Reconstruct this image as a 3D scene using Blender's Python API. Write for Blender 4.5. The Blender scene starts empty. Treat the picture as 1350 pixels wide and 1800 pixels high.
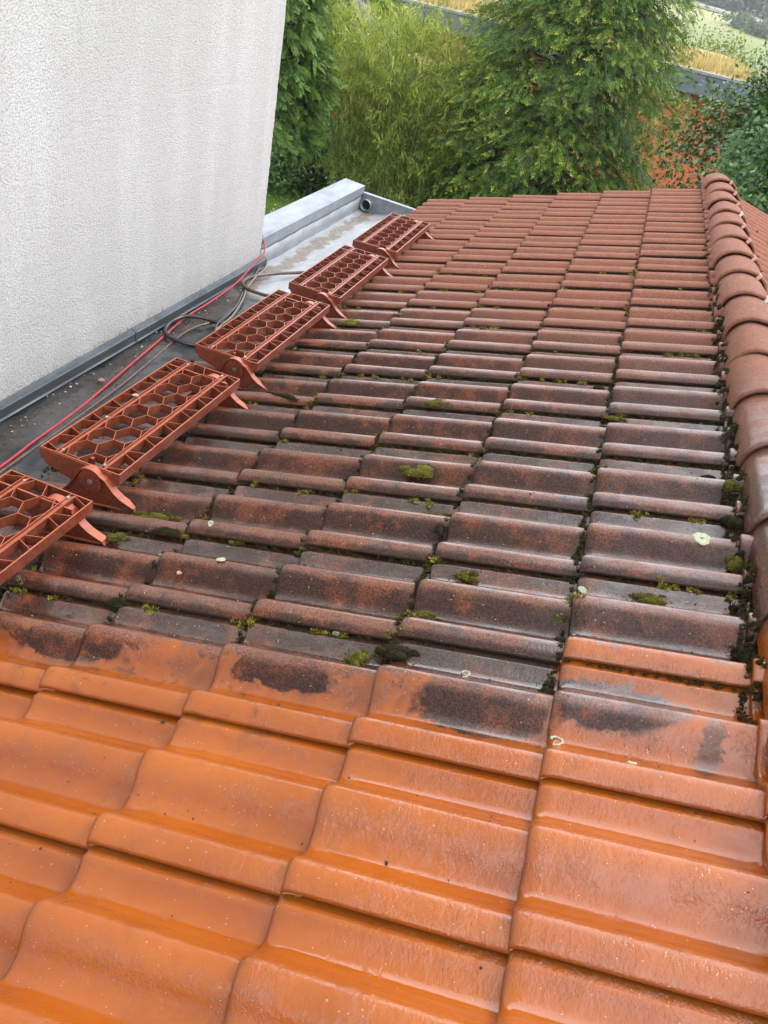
import bpy, math, random
import numpy as np
from mathutils import Matrix, Vector, Euler

random.seed(7)
rng = np.random.default_rng(7)
sc = bpy.context.scene
COL = sc.collection

# ------------------------------------------------------------------ camera
def cam_axes(yaw, pit, rol):
    f = np.array([math.sin(yaw)*math.cos(pit), math.cos(yaw)*math.cos(pit), -math.sin(pit)])
    r = np.array([math.cos(yaw), -math.sin(yaw), 0.0]); u = np.cross(r, f)
    c, s = math.cos(rol), math.sin(rol)
    return c*r+s*u, -s*r+c*u, f
CR, CU, CF = cam_axes(-0.182827, 0.601454, 0.232506)
cam = bpy.data.cameras.new('camera'); camo = bpy.data.objects.new('camera', cam); COL.objects.link(camo)
camo.matrix_world = Matrix(((CR[0], CU[0], -CF[0], -0.184), (CR[1], CU[1], -CF[1], -0.627), (CR[2], CU[2], -CF[2], 1.039), (0, 0, 0, 1)))
cam.sensor_fit = 'VERTICAL'; cam.sensor_height = 36.0; cam.lens = 27.95
cam.clip_start = 0.02; cam.clip_end = 3000
sc.camera = camo

# ------------------------------------------------------------------ light
SUN_EL, SUN_AZ = math.radians(46), math.radians(58)      # azimuth from +Y towards +X
world = bpy.data.worlds.new("World"); sc.world = world; world.use_nodes = True
wn = world.node_tree; wn.nodes.clear()
sky = wn.nodes.new('ShaderNodeTexSky'); sky.sky_type = 'NISHITA'; sky.sun_disc = False
sky.sun_elevation = SUN_EL; sky.sun_rotation = SUN_AZ; sky.dust_density = 3.0; sky.air_density = 1.0
tc = wn.nodes.new('ShaderNodeTexCoord')
sep = wn.nodes.new('ShaderNodeSeparateXYZ'); wn.links.new(tc.outputs['Generated'], sep.inputs[0])
cn = wn.nodes.new('ShaderNodeTexNoise'); cn.inputs['Scale'].default_value = 2.2; cn.inputs['Detail'].default_value = 5
wn.links.new(tc.outputs['Generated'], cn.inputs['Vector'])
mz = wn.nodes.new('ShaderNodeMath'); mz.operation = 'MULTIPLY_ADD'; mz.inputs[1].default_value = -13.0; mz.inputs[2].default_value = 28.0; mz.use_clamp = False
wn.links.new(sep.outputs['Z'], mz.inputs[0])
mn = wn.nodes.new('ShaderNodeMath'); mn.operation = 'MULTIPLY_ADD'; mn.inputs[1].default_value = 1.1; mn.inputs[2].default_value = 0.45
wn.links.new(cn.outputs['Fac'], mn.inputs[0])
ml = wn.nodes.new('ShaderNodeMath'); ml.operation = 'MULTIPLY'; wn.links.new(mz.outputs[0], ml.inputs[0]); wn.links.new(mn.outputs[0], ml.inputs[1])
cc = wn.nodes.new('ShaderNodeCombineColor')
for i, g in enumerate((0.97, 0.985, 1.03)):
    m = wn.nodes.new('ShaderNodeMath'); m.operation = 'MULTIPLY'; m.inputs[1].default_value = g
    wn.links.new(ml.outputs[0], m.inputs[0]); wn.links.new(m.outputs[0], cc.inputs[i])
mx = wn.nodes.new('ShaderNodeMix'); mx.data_type = 'RGBA'; mx.inputs[0].default_value = 0.85
wn.links.new(sky.outputs[0], mx.inputs[6]); wn.links.new(cc.outputs[0], mx.inputs[7])
bg = wn.nodes.new('ShaderNodeBackground'); bg.inputs['Strength'].default_value = 0.145
wn.links.new(mx.outputs[2], bg.inputs['Color'])
wo = wn.nodes.new('ShaderNodeOutputWorld'); wn.links.new(bg.outputs[0], wo.inputs[0])

sl = bpy.data.lights.new('sun', 'SUN'); sl.energy = 1.9; sl.angle = math.radians(14); sl.color = (1.0, 0.95, 0.88)
so = bpy.data.objects.new('sun', sl); COL.objects.link(so)
sd = Vector((math.sin(SUN_AZ)*math.cos(SUN_EL), math.cos(SUN_AZ)*math.cos(SUN_EL), math.sin(SUN_EL)))
so.rotation_euler = sd.to_track_quat('Z', 'Y').to_euler(); so.location = (3, 3, 12)
sc.view_settings.view_transform = 'Standard'; sc.view_settings.look = 'None'
sc.view_settings.exposure = 0.03; sc.view_settings.gamma = 1.0; sc.view_settings.use_curve_mapping = False
sc.cycles.max_bounces = 6; sc.cycles.transparent_max_bounces = 4; sc.cycles.caustics_reflective = False

# ------------------------------------------------------------------ helpers
def link(o, parent=None):
    COL.objects.link(o)
    if parent is not None: o.parent = parent
    return o

def tag(o, label=None, cat=None, group=None, kind=None):
    if label: o['label'] = label
    if cat: o['category'] = cat
    if group: o['group'] = group
    if kind: o['kind'] = kind
    return o

def empty(name, loc=(0, 0, 0), rot=(0, 0, 0)):
    o = bpy.data.objects.new(name, None); o.empty_display_size = 0.1
    o.location = loc; o.rotation_euler = rot; return link(o)

def obj(name, me, parent=None, mat=None, loc=None, rot=None, scale=None):
    o = bpy.data.objects.new(name, me)
    if mat is not None and len(me.materials) == 0: me.materials.append(mat)
    if loc is not None: o.location = loc
    if rot is not None: o.rotation_euler = rot
    if scale is not None: o.scale = scale
    return link(o, parent)

def mesh_np(name, V, F, mat=None, smooth=False, tint=None, uv=None):
    """V (n,3); F (m,k) with one k, or list of arrays with differing k."""
    Fs = F if isinstance(F, list) else [F]
    Fs = [np.asarray(f, dtype=np.int32) for f in Fs if len(f)]
    V = np.asarray(V, dtype=np.float32)
    me = bpy.data.meshes.new(name)
    me.vertices.add(len(V)); me.vertices.foreach_set('co', V.ravel())
    loops = np.concatenate([f.ravel() for f in Fs]); tot = np.concatenate([np.full(len(f), f.shape[1]) for f in Fs]).astype(np.int32)
    start = np.concatenate([[0], np.cumsum(tot)[:-1]]).astype(np.int32)
    me.loops.add(len(loops)); me.loops.foreach_set('vertex_index', loops)
    me.polygons.add(len(tot)); me.polygons.foreach_set('loop_start', start)
    try: me.polygons.foreach_set('loop_total', tot)
    except Exception: pass
    me.update(calc_edges=True)
    if smooth: me.polygons.foreach_set('use_smooth', np.ones(len(tot), dtype=bool))
    if tint is not None:
        a = me.attributes.new('tint', 'FLOAT', 'FACE'); a.data.foreach_set('value', np.asarray(tint, dtype=np.float32))
    if uv is not None:
        l = me.uv_layers.new(name='UVMap'); l.data.foreach_set('uv', np.asarray(uv, dtype=np.float32)[loops].ravel())
    if mat is not None: me.materials.append(mat)
    me.validate(); return me

class MB:
    """collects simple solids into one mesh"""
    def __init__(s): s.v = []; s.f = []; s.n = 0
    def add(s, V, F):
        V = [tuple(map(float, p)) for p in V]; s.v += V; s.f += [tuple(i+s.n for i in f) for f in F]; s.n += len(V)
    def box(s, a, b):
        (x0, y0, z0), (x1, y1, z1) = a, b
        s.add([(x0,y0,z0),(x1,y0,z0),(x1,y1,z0),(x0,y1,z0),(x0,y0,z1),(x1,y0,z1),(x1,y1,z1),(x0,y1,z1)],
              [(0,3,2,1),(4,5,6,7),(0,1,5,4),(1,2,6,5),(2,3,7,6),(3,0,4,7)])
    def bar(s, p, q, w, z0, z1):
        p = np.array(p, float); q = np.array(q, float); d = q-p; L = np.hypot(*d)
        if L < 1e-6: return
        n = np.array([-d[1], d[0]])/L*w/2
        P = [p-n, q-n, q+n, p+n]
        s.add([(a[0], a[1], z0) for a in P]+[(a[0], a[1], z1) for a in P], [(0,3,2,1),(4,5,6,7),(0,1,5,4),(1,2,6,5),(2,3,7,6),(3,0,4,7)])
    def prism_y(s, poly, y0, y1):      # polygon in (x,z) pushed along y
        n = len(poly)
        s.add([(x, y0, z) for x, z in poly]+[(x, y1, z) for x, z in poly],
              [tuple(range(n)), tuple(range(2*n-1, n-1, -1))]+[(i, i+n, (i+1) % n+n, (i+1) % n) for i in range(n)])
    def ribbon_y(s, path, t, y0, y1):  # thick strip following an (x,z) path
        P = np.array(path, float); d = np.gradient(P, axis=0); d /= np.linalg.norm(d, axis=1)[:, None]
        n = np.stack([-d[:, 1], d[:, 0]], 1)*t/2
        for i in range(len(P)-1):
            s.prism_y([tuple(P[i]-n[i]), tuple(P[i+1]-n[i+1]), tuple(P[i+1]+n[i+1]), tuple(P[i]+n[i])], y0, y1)
    def cyl(s, c, ax, r, h, n=16, r2=None):
        c = np.array(c, float); ax = np.array(ax, float); ax /= np.linalg.norm(ax)
        t = np.array([0, 0, 1.]) if abs(ax[2]) < .9 else np.array([1., 0, 0])
        a = np.cross(ax, t); a /= np.linalg.norm(a); b = np.cross(ax, a); r2 = r if r2 is None else r2
        ang = np.linspace(0, 2*math.pi, n, endpoint=False)
        A = [c+r*(math.cos(q)*a+math.sin(q)*b) for q in ang]; B = [c+ax*h+r2*(math.cos(q)*a+math.sin(q)*b) for q in ang]
        s.add(A+B, [tuple(range(n-1, -1, -1)), tuple(range(n, 2*n))]+[(i, (i+1) % n, (i+1) % n+n, i+n) for i in range(n)])
    def mesh(s, name, mat=None, smooth=False, bevel=0):
        me = bpy.data.meshes.new(name); me.from_pydata(s.v, [], s.f); me.update()
        if smooth: me.polygons.foreach_set('use_smooth', np.ones(len(me.polygons), dtype=bool))
        l = me.uv_layers.new(name='UVMap'); l.data.foreach_set('uv', np.tile([.3, .35], len(me.loops)).astype(np.float32))
        if mat: me.materials.append(mat)
        return me

def smooth_path(P, n=8):
    P = np.array(P, float); Q = np.vstack([2*P[0]-P[1], P, 2*P[-1]-P[-2]]); out = []
    for i in range(len(P)-1):
        a, b, c, d = Q[i:i+4]
        for t in np.linspace(0, 1, n, endpoint=False):
            out.append(.5*((2*b)+(c-a)*t+(2*a-5*b+4*c-d)*t*t+(-a+3*b-3*c+d)*t**3))
    out.append(P[-1]); return np.array(out)

def tube_arrays(P, R, k=8):
    P = np.asarray(P, float); n = len(P); R = np.broadcast_to(R, n)
    d = np.gradient(P, axis=0); d /= np.linalg.norm(d, axis=1)[:, None]+1e-9
    up = np.where(np.abs(d[:, 2:3]) > .9, np.array([[1., 0, 0]]), np.array([[0, 0, 1.]]))
    a = np.cross(d, up); a /= np.linalg.norm(a, axis=1)[:, None]; b = np.cross(a, d)
    ang = np.linspace(0, 2*math.pi, k, endpoint=False)
    V = P[:, None]+R[:, None, None]*(np.cos(ang)[None, :, None]*a[:, None]+np.sin(ang)[None, :, None]*b[:, None])
    V = V.reshape(-1, 3); F = []
    for i in range(n-1):
        for j in range(k): F.append((i*k+j, i*k+(j+1) % k, (i+1)*k+(j+1) % k, (i+1)*k+j))
    return V, np.array(F)

def tubes_mesh(name, paths, mat, k=6):
    Vs, Fs, n = [], [], 0
    for P, R in paths:
        V, F = tube_arrays(P, R, k); Vs.append(V); Fs.append(F+n); n += len(V)
    return mesh_np(name, np.vstack(Vs), np.vstack(Fs), mat, True)

# ------------------------------------------------------------------ node helper
class NT:
    def __init__(s, name):
        s.m = bpy.data.materials.new(name); s.m.use_nodes = True; s.t = s.m.node_tree; s.t.nodes.clear()
        s.out = s.t.nodes.new('ShaderNodeOutputMaterial'); s._geo = None; s._tex = None
    def n(s, k): return s.t.nodes.new(k)
    def put(s, sock, v):
        if isinstance(v, bpy.types.NodeSocket): s.t.links.new(v, sock)
        elif isinstance(v, tuple) and len(v) == 3 and sock.type == 'RGBA': sock.default_value = (*v, 1)
        else: sock.default_value = v
    @property
    def pos(s):
        if not s._geo: s._geo = s.n('ShaderNodeNewGeometry')
        return s._geo.outputs['Position']
    def objc(s):
        if not s._tex: s._tex = s.n('ShaderNodeTexCoord')
        return s._tex.outputs['Object']
    def uv(s):
        if not s._tex: s._tex = s.n('ShaderNodeTexCoord')
        return s._tex.outputs['UV']
    def math(s, op, a, b=0.0, c=0.0, clamp=False):
        m = s.n('ShaderNodeMath'); m.operation = op; m.use_clamp = clamp
        s.put(m.inputs[0], a); s.put(m.inputs[1], b); s.put(m.inputs[2], c); return m.outputs[0]
    def add(s, a, b): return s.math('ADD', a, b)
    def sub(s, a, b): return s.math('SUBTRACT', a, b)
    def mul(s, a, b): return s.math('MULTIPLY', a, b)
    def step(s, x, lo, hi, a=0.0, b=1.0):
        m = s.n('ShaderNodeMapRange'); m.interpolation_type = 'SMOOTHSTEP'
        s.put(m.inputs['Value'], x); s.put(m.inputs['From Min'], lo); s.put(m.inputs['From Max'], hi)
        s.put(m.inputs['To Min'], a); s.put(m.inputs['To Max'], b); return m.outputs[0]
    def scale(s, v, k):
        m = s.n('ShaderNodeVectorMath'); m.operation = 'MULTIPLY'; s.put(m.inputs[0], v); m.inputs[1].default_value = k; return m.outputs[0]
    def noise(s, v, sc_, det=3.0, rough=.5, dist=0.0):
        n = s.n('ShaderNodeTexNoise'); s.put(n.inputs['Vector'], v); n.inputs['Scale'].default_value = sc_
        n.inputs['Detail'].default_value = det; n.inputs['Roughness'].default_value = rough; n.inputs['Distortion'].default_value = dist
        return n.outputs['Fac']
    def voro(s, v, sc_, feat='F1', out='Distance', rnd=1.0):
        n = s.n('ShaderNodeTexVoronoi'); n.feature = feat; s.put(n.inputs['Vector'], v); n.inputs['Scale'].default_value = sc_
        n.inputs['Randomness'].default_value = rnd; return n.outputs[out]
    def xyz(s, v):
        n = s.n('ShaderNodeSeparateXYZ'); s.put(n.inputs[0], v); return n.outputs
    def mix(s, f, a, b, mode='MIX'):
        m = s.n('ShaderNodeMix'); m.data_type = 'RGBA'; m.blend_type = mode
        s.put(m.inputs[0], f); s.put(m.inputs[6], a); s.put(m.inputs[7], b); return m.outputs[2]
    def mixf(s, f, a, b):
        m = s.n('ShaderNodeMix'); m.data_type = 'FLOAT'; s.put(m.inputs[0], f); s.put(m.inputs[2], a); s.put(m.inputs[3], b); return m.outputs[0]
    def bump(s, h, strength, dist, nrm=None):
        b = s.n('ShaderNodeBump'); s.put(b.inputs['Height'], h); s.put(b.inputs['Strength'], strength); b.inputs['Distance'].default_value = dist
        if nrm is not None: s.put(b.inputs['Normal'], nrm)
        return b.outputs[0]
    def attr(s, name):
        a = s.n('ShaderNodeAttribute'); a.attribute_name = name; return a.outputs['Fac']
    def rnd(s):
        return s.n('ShaderNodeObjectInfo').outputs['Random']
    def bsdf(s, **k):
        p = s.n('ShaderNodeBsdfPrincipled')
        names = dict(color='Base Color', rough='Roughness', metal='Metallic', normal='Normal', coat='Coat Weight', coat_rough='Coat Roughness',
                     coat_normal='Coat Normal', spec='Specular IOR Level', coat_ior='Coat IOR', sss='Subsurface Weight', sheen='Sheen Weight')
        for a, v in k.items(): s.put(p.inputs[names[a]], v)
        s.t.links.new(p.outputs[0], s.out.inputs[0]); return p

# ------------------------------------------------------------------ materials
def clay_material(name, cap=False):
    t = NT(name); P = t.pos; x, y, z = t.xyz(P); u, v, _ = t.xyz(t.uv())
    lo = t.noise(P, 4.5, 4, .6); mid = t.noise(P, 16, 4, .65); hi = t.noise(P, 60, 4, .7)
    gran = t.noise(P, 230, 3, .7); gr2 = t.noise(P, 700, 1, .5); rv = t.rnd()
    lo_c = t.sub(lo, .5); mid_c = t.sub(mid, .5); hi_c = t.sub(hi, .5)
    wob = t.add(t.mul(lo_c, .16), t.add(t.mul(mid_c, .19), t.mul(hi_c, .09)))
    yy = t.add(y, wob)
    # how far the roof has been washed clean
    right = t.step(x, -.004, .004)
    edge = t.mixf(right, .455, .655)
    clean = t.step(yy, t.sub(edge, .012), t.add(edge, .016), 1.0, 0.0)
    ex = t.mul(t.sub(t.add(x, t.mul(mid_c, .10)), .088), 1/.150); ey = t.mul(t.sub(t.add(y, t.mul(mid_c, .06)), .500), 1/.072)
    patch = t.step(t.add(t.mul(ex, ex), t.mul(ey, ey)), .75, 1.1, 1.0, 0.0)
    sx = t.mul(t.sub(t.add(x, t.mul(hi_c, .05)), .262), 1/.022); sy = t.mul(t.sub(y, .44), 1/.06)
    stain = t.step(t.add(t.mul(sx, sx), t.mul(sy, sy)), .5, 1.2, .7, 0.0)
    def blotch(cx, cy, rx, ry):
        a_ = t.mul(t.sub(t.add(x, t.mul(mid_c, .12)), cx), 1/rx); b_ = t.mul(t.sub(t.add(y, t.add(t.mul(mid_c, .07), t.mul(hi_c, .03))), cy), 1/ry)
        return t.step(t.add(t.mul(a_, a_), t.mul(b_, b_)), .70, 1.15, 1.0, 0.0)
    leftp = t.math('MAXIMUM', blotch(-.125, .435, .135, .048), t.math('MAXIMUM', blotch(-.50, .445, .11, .030), blotch(-1.0, .44, .14, .035)))
    clean = t.math('SUBTRACT', clean, t.mul(leftp, t.sub(1.0, right)), clamp=True)
    clean = t.math('SUBTRACT', clean, t.mul(patch, right), clamp=True)
    clean = t.math('SUBTRACT', clean, t.mul(stain, right), clamp=True)
    if cap: clean = t.step(t.add(y, t.mul(wob, .6)), .70, .76, 1.0, 0.0)
    # dry, unwetted part far up
    yb = t.sub(2.0, t.mul(t.math('MINIMUM', x, 0.0), -.62))
    yb = t.sub(1.95, t.mul(t.math('MINIMUM', x, 0.0), .66))
    if cap: yb = 1.0
    dry = t.step(t.add(y, t.mul(wob, 1.8)), t.sub(yb, .35), t.add(yb, 1.15))
    # colours
    c_clean = t.mix(t.step(lo, .35, .68), (.37, .084, .003), (.47, .118, .006))
    c_clean = t.mix(t.mul(rv, .22), c_clean, (.27, .052, .003))
    c_clean = t.mix(t.mul(t.step(t.noise(P, 9, 5, .75), .52, .66), .28), c_clean, (.23, .050, .005))
    c_clean = t.mix(t.mul(t.step(mid, .5, .8), .35), c_clean, (.21, .042, .005))
    c_clean = t.mix(t.mul(t.step(gran, .58, .75), .35), c_clean, (.38, .12, .022))
    c_clean = t.mix(t.mul(t.step(gr2, .62, .75), .30), c_clean, (.22, .05, .02))
    # worn band on the near face of the big roll
    bandv = t.mul(t.step(v, .40, .46), t.step(v, .50, .58, 1.0, 0.0))
    band = t.mul(bandv, t.mul(t.step(mid, .40, .6), t.step(t.noise(P, 210, 3, .7), .46, .6)))
    c_clean = t.mix(t.mul(band, .75), c_clean, (.28, .088, .038))
    c_dirt = t.mix(t.step(gran, .42, .60), (.010, .0038, .0024), (.088, .024, .010))
    hump = t.add(t.mul(t.step(v, .50, .56), t.step(v, .64, .70, 1.0, 0.0)), t.mul(t.step(v, .02, .08), t.step(v, .15, .22, 1.0, 0.0)))
    redm = t.mul(t.step(t.add(t.mul(hump, .22), t.add(mid, t.mul(lo_c, .8))), .44, .74), .9)
    c_dirt = t.mix(redm, c_dirt, t.mix(t.step(gran, .35, .65), (.085, .022, .009), (.31, .082, .027)))
    orange = t.mul(t.step(mid, .60, .72), t.step(y, 1.1, .5, 0.0, 1.0))
    c_dirt = t.mix(t.mul(orange, .7), c_dirt, (.32, .075, .012))
    greyr = t.mul(t.step(x, -.5, .1), t.step(lo, .3, .65, .25, .75))  # greyer towards the ridge: sky reflection mixed into the tile colour
    c_dirt = t.mix(t.mul(greyr, .32), c_dirt, t.mix(t.step(gran, .4, .62), (.030, .013, .009), (.150, .062, .042)))
    alg = t.mul(t.step(t.noise(P, 9, 5, .7), .55, .72), t.step(hump, 0.0, 1.0, 1.0, .25))
    c_dirt = t.mix(t.mul(alg, .45), c_dirt, (.035, .033, .012))
    c_dry = t.mix(t.step(gran, .40, .62), (.19, .076, .046), (.41, .178, .116))
    c_dry = t.mix(t.mul(t.step(mid, .42, .7), .45), c_dry, (.16, .072, .050))
    c_dry = t.mix(t.mul(t.step(hump, 1.0, 0.0), .35), c_dry, (.16, .062, .042))
    c_dry = t.mix(t.mul(rv, .30), c_dry, (.34, .13, .075))
    if cap: c_dry = t.mix(t.mul(t.step(t.noise(P, 26, 5, .75), .54, .70), .35), c_dry, (.14, .064, .044))
    if cap: c_dry = t.mix(.15, c_dry, (.44, .20, .13))
    if cap: c_dry = t.mix(t.mul(t.step(t.noise(P, 75, 4, .8), .50, .60), .45), c_dry, (.115, .055, .040))
    if cap: c_dry = t.mix(t.mul(t.step(t.noise(P, 120, 3, .8), .60, .68), .6), c_dry, (.55, .36, .27))
    if cap: c_dry = t.mix(t.mul(t.step(t.noise(t.scale(P, (1, .55, 1)), 42, 3, .7), .5, .68), .6), c_dry, (.36, .16, .10))
    col = t.mix(dry, c_dirt, c_dry); col = t.mix(clean, col, c_clean)
    smear = t.mul(t.mul(t.step(t.add(y, t.add(t.mul(t.sub(t.noise(t.scale(P, (1, .3, 1)), 22, 4, .7, .8), .5), .55), t.mul(lo_c, .5))), .30, .50), clean), t.mixf(right, 1.0, .25))
    col = t.mix(t.mul(smear, .62), col, t.mix(gran, (.10, .028, .008), (.24, .065, .014)))
    resd = t.mul(t.mul(clean, t.step(y, .22, .42)), t.step(t.add(t.mul(hi, .6), t.mul(mid, .6)), .66, .74))
    col = t.mix(t.mul(resd, .75), col, (.09, .035, .015))
    col = t.mix(t.mul(t.mul(rv, t.sub(1.0, clean)), .30), col, t.mix(dry, (.03, .014, .009), (.20, .075, .045)))
    gl = t.voro(P, 330); gc = t.n('ShaderNodeSeparateColor'); t.t.links.new(t.voro(P, 330, out='Color'), gc.inputs[0])
    gth = t.sub(.992, t.mul(band, .12))
    glit = t.mul(t.mul(clean, t.step(gl, .22, .32, 1.0, 0.0)), t.step(gc.outputs[0], gth, t.add(gth, .004)))
    col = t.mix(t.mul(glit, .8), col, (.80, .62, .50))
    # pale specks, seeds and dots of lichen
    vd = t.voro(P, 95); vc = t.voro(P, 95, out='Color'); vr, vg, vb = t.n('ShaderNodeSeparateColor').outputs if False else (None, None, None)
    sc_ = t.n('ShaderNodeSeparateColor'); t.t.links.new(vc, sc_.inputs[0])
    speck = t.mul(t.step(vd, .10, .18, 1.0, 0.0), t.step(sc_.outputs[0], t.mixf(clean, .86, .89), t.mixf(clean, .88, .91)))
    col = t.mix(t.mul(speck, .75), col, t.mix(sc_.outputs[1], (.55, .47, .33), (.05, .025, .012)))
    # tile-edge grime in joints
    joint = t.math('MAXIMUM', t.step(v, .965, .99), t.step(v, .008, .001))
    joint = t.math('MAXIMUM', joint, t.step(u, .010, .002))
    if not cap: col = t.mix(t.mul(joint, t.mixf(clean, .8, .35)), col, (.028, .018, .010))
    # water
    wetmid = t.math('SUBTRACT', 1.0, dry, clamp=True)
    poolv = t.math('MAXIMUM', t.mul(t.step(v, .23, .26), t.step(v, .31, .38, 1.0, 0.0)), t.mul(t.step(v, .71, .735), t.step(v, .79, .88, 1.0, 0.0)))
    pool = t.mul(poolv, t.step(t.add(t.noise(P, 30, 3, .6), t.mul(t.noise(P, 140, 2, .6), .4)), .54, .64))
    if cap: pool = 0.0
    film = t.step(t.add(t.noise(t.scale(P, (.35, 1, .35)), 34, 4, .65), t.mul(clean, .22)), .42, .62)
    gb = t.math('MULTIPLY', t.sub(gran, .5), 1.0)
    if cap: bsc = 1.6
    hsurf = t.add(t.mul(gran, .7), t.add(t.mul(gr2, .25), t.mul(hi, .9)))
    if cap: hsurf = t.add(hsurf, t.mul(t.noise(t.scale(P, (.25, 1, .25)), 150, 3, .7), .9))
    bs = t.mixf(clean, t.mixf(dry, 1.0, .9), .5)
    bs = t.mul(bs, t.mixf(pool, 1.0, .15)) if not cap else t.mul(bs, 1.7)
    nb = t.bump(hsurf, bs, .0026)
    wave = t.add(t.mul(t.noise(t.scale(P, (1, .42, 1)), 150, 3, .6, .7), 1.0), t.add(t.mul(t.noise(P, 38, 2, .5), 1.2), t.mul(gran, .35)))
    cbs = t.mixf(clean, .20, t.mixf(t.step(mid, .38, .62), .30, 1.0)); cbs = t.mul(cbs, t.mixf(pool, 1.0, .12))
    nc = t.bump(wave, cbs, .0020)
    rough = t.mixf(clean, t.mixf(dry, .42, .88), .40)
    coat = t.mixf(clean, t.mul(wetmid, t.mixf(film, .65, 1.0)), t.mixf(film, .75, 1.0))
    wface = t.math('MAXIMUM', t.mul(t.step(v, .36, .42), t.step(v, .50, .57, 1.0, 0.0)), t.step(v, .06, .02))
    if not cap: coat = t.mul(coat, t.mixf(t.mul(wface, t.sub(1.0, clean)), 1.0, .18))
    coat = t.math('MAXIMUM', coat, t.mul(pool, wetmid), clamp=True)
    cr = t.mixf(clean, t.mixf(film, .24, .10), t.mixf(film, .14, .06)); cr = t.mixf(pool, cr, .03)
    t.bsdf(color=col, rough=rough, normal=nb, coat=coat, coat_rough=cr, coat_normal=nc, coat_ior=t.mixf(clean, 2.15, 1.75), spec=t.mixf(clean, t.mixf(dry, .25, .40), .08))
    return t.m

def simple(name, c, rough=.6, metal=0.0, nscale=60, nstr=.2, ndist=.001, c2=None, spec=.5, coat=0.0, objc=False):
    t = NT(name); P = t.objc() if objc else t.pos
    n = t.noise(P, nscale, 4, .6)
    col = t.mix(t.step(n, .35, .7), c, c2 if c2 else tuple(k*.8 for k in c))
    t.bsdf(color=col, rough=rough, metal=metal, normal=t.bump(n, nstr, ndist), spec=spec, coat=coat, coat_rough=.15); return t.m

def stucco_material():
    t = NT('stucco'); P = t.pos
    vr = t.n('ShaderNodeVectorRotate'); vr.inputs['Axis'].default_value = (1, .3, .2); vr.inputs['Angle'].default_value = .7; t.put(vr.inputs['Vector'], P)
    RP = t.scale(vr.outputs[0], (1, 1.5, .85)); g1 = t.voro(RP, 150); g2 = t.noise(RP, 210, 2, .6); g3 = t.noise(RP, 70, 2, .6)
    worm = t.add(t.mul(t.sub(.62, g1), .9), t.add(t.mul(g2, .55), t.mul(g3, .35))); big = t.noise(P, 1.6, 3, .55)
    streak = t.noise(t.scale(P, (1, 1, .16)), 4.2, 4, .6)
    base = t.mix(t.step(streak, .40, .68), (.505, .508, .505), (.575, .580, .580))
    base = t.mix(t.mul(t.step(big, .45, .7), .22), base, (.45, .445, .43))
    low = t.mul(t.step(t.xyz(P)[2], -.560, -.588), t.step(t.noise(P, 60, 4, .7), .50, .62))
    base = t.mix(t.mul(low, .8), base, (.16, .16, .13))
    dots = t.voro(P, 7); dc = t.n('ShaderNodeSeparateColor'); t.t.links.new(t.voro(P, 7, out='Color'), dc.inputs[0])
    base = t.mix(t.mul(t.step(dots, .035, .05, 1.0, 0.0), t.step(dc.outputs[0], .8, .82)), base, (.16, .13, .10))
    base = t.mix(t.mul(t.step(worm, .62, .40), .62), base, (.36, .355, .345))
    t.bsdf(color=base, rough=.92, normal=t.bump(worm, .9, .0034), spec=.25); return t.m

def zinc_material(name, c=(.33, .36, .39), c2=(.22, .245, .27), rough=.36, floor=False):
    t = NT(name); P = t.pos; x, y, z = t.xyz(P)
    n1 = t.noise(t.scale(P, (1, .35, 1)), 9, 5, .65); n2 = t.noise(P, 45, 4, .7); n3 = t.noise(P, 2.5, 3, .6)
    col = t.mix(t.step(n1, .35, .68), c, c2); rr = t.mixf(t.step(n1, .3, .7), rough, rough+.16); metal = .55; coat = 0.0
    nb = t.bump(t.add(t.mul(n3, 2.0), t.mul(n2, .1)), .35, .008)
    if floor:
        wob = t.add(t.mul(t.sub(t.noise(P, 7, 4, .6), .5), .32), t.mul(t.sub(n2, .5), .05))
        # brown silt lying in the lowest channel
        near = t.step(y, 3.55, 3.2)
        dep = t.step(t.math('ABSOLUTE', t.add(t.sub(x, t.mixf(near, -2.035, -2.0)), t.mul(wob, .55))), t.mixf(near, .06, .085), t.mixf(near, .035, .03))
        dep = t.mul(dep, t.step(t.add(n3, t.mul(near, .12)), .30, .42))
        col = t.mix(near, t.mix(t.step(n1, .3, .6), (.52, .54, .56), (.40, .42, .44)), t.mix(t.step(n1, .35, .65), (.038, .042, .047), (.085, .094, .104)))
        silt = t.mix(t.step(n2, .35, .65), (.070, .062, .054), (.035, .028, .022))
        silt = t.mix(near, t.mix(t.step(n2, .4, .6), (.27, .225, .18), (.15, .115, .09)), silt)
        col = t.mix(t.mul(dep, .9), col, silt)
        col = t.mix(t.mul(t.step(t.noise(P, 22, 5, .75), .58, .68), t.mul(near, .85)), col, (.045, .032, .024))
        metal = t.mul(t.sub(1.0, t.mul(dep, 1.0)), .45)
        wet = t.step(t.noise(P, 5.5, 3, .5), .42, .55)
        rr = t.mixf(dep, t.mixf(near, .40, t.mixf(wet, .45, .22)), .5); coat = t.mul(wet, t.mixf(near, .35, .9))
        nb = t.bump(t.add(t.mul(n3, 2.0), t.add(t.mul(n2, .25), t.mul(dep, .25))), .40, .010)
    t.bsdf(color=col, rough=rr, metal=metal, normal=nb, coat=coat, coat_rough=.06); return t.m

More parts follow.
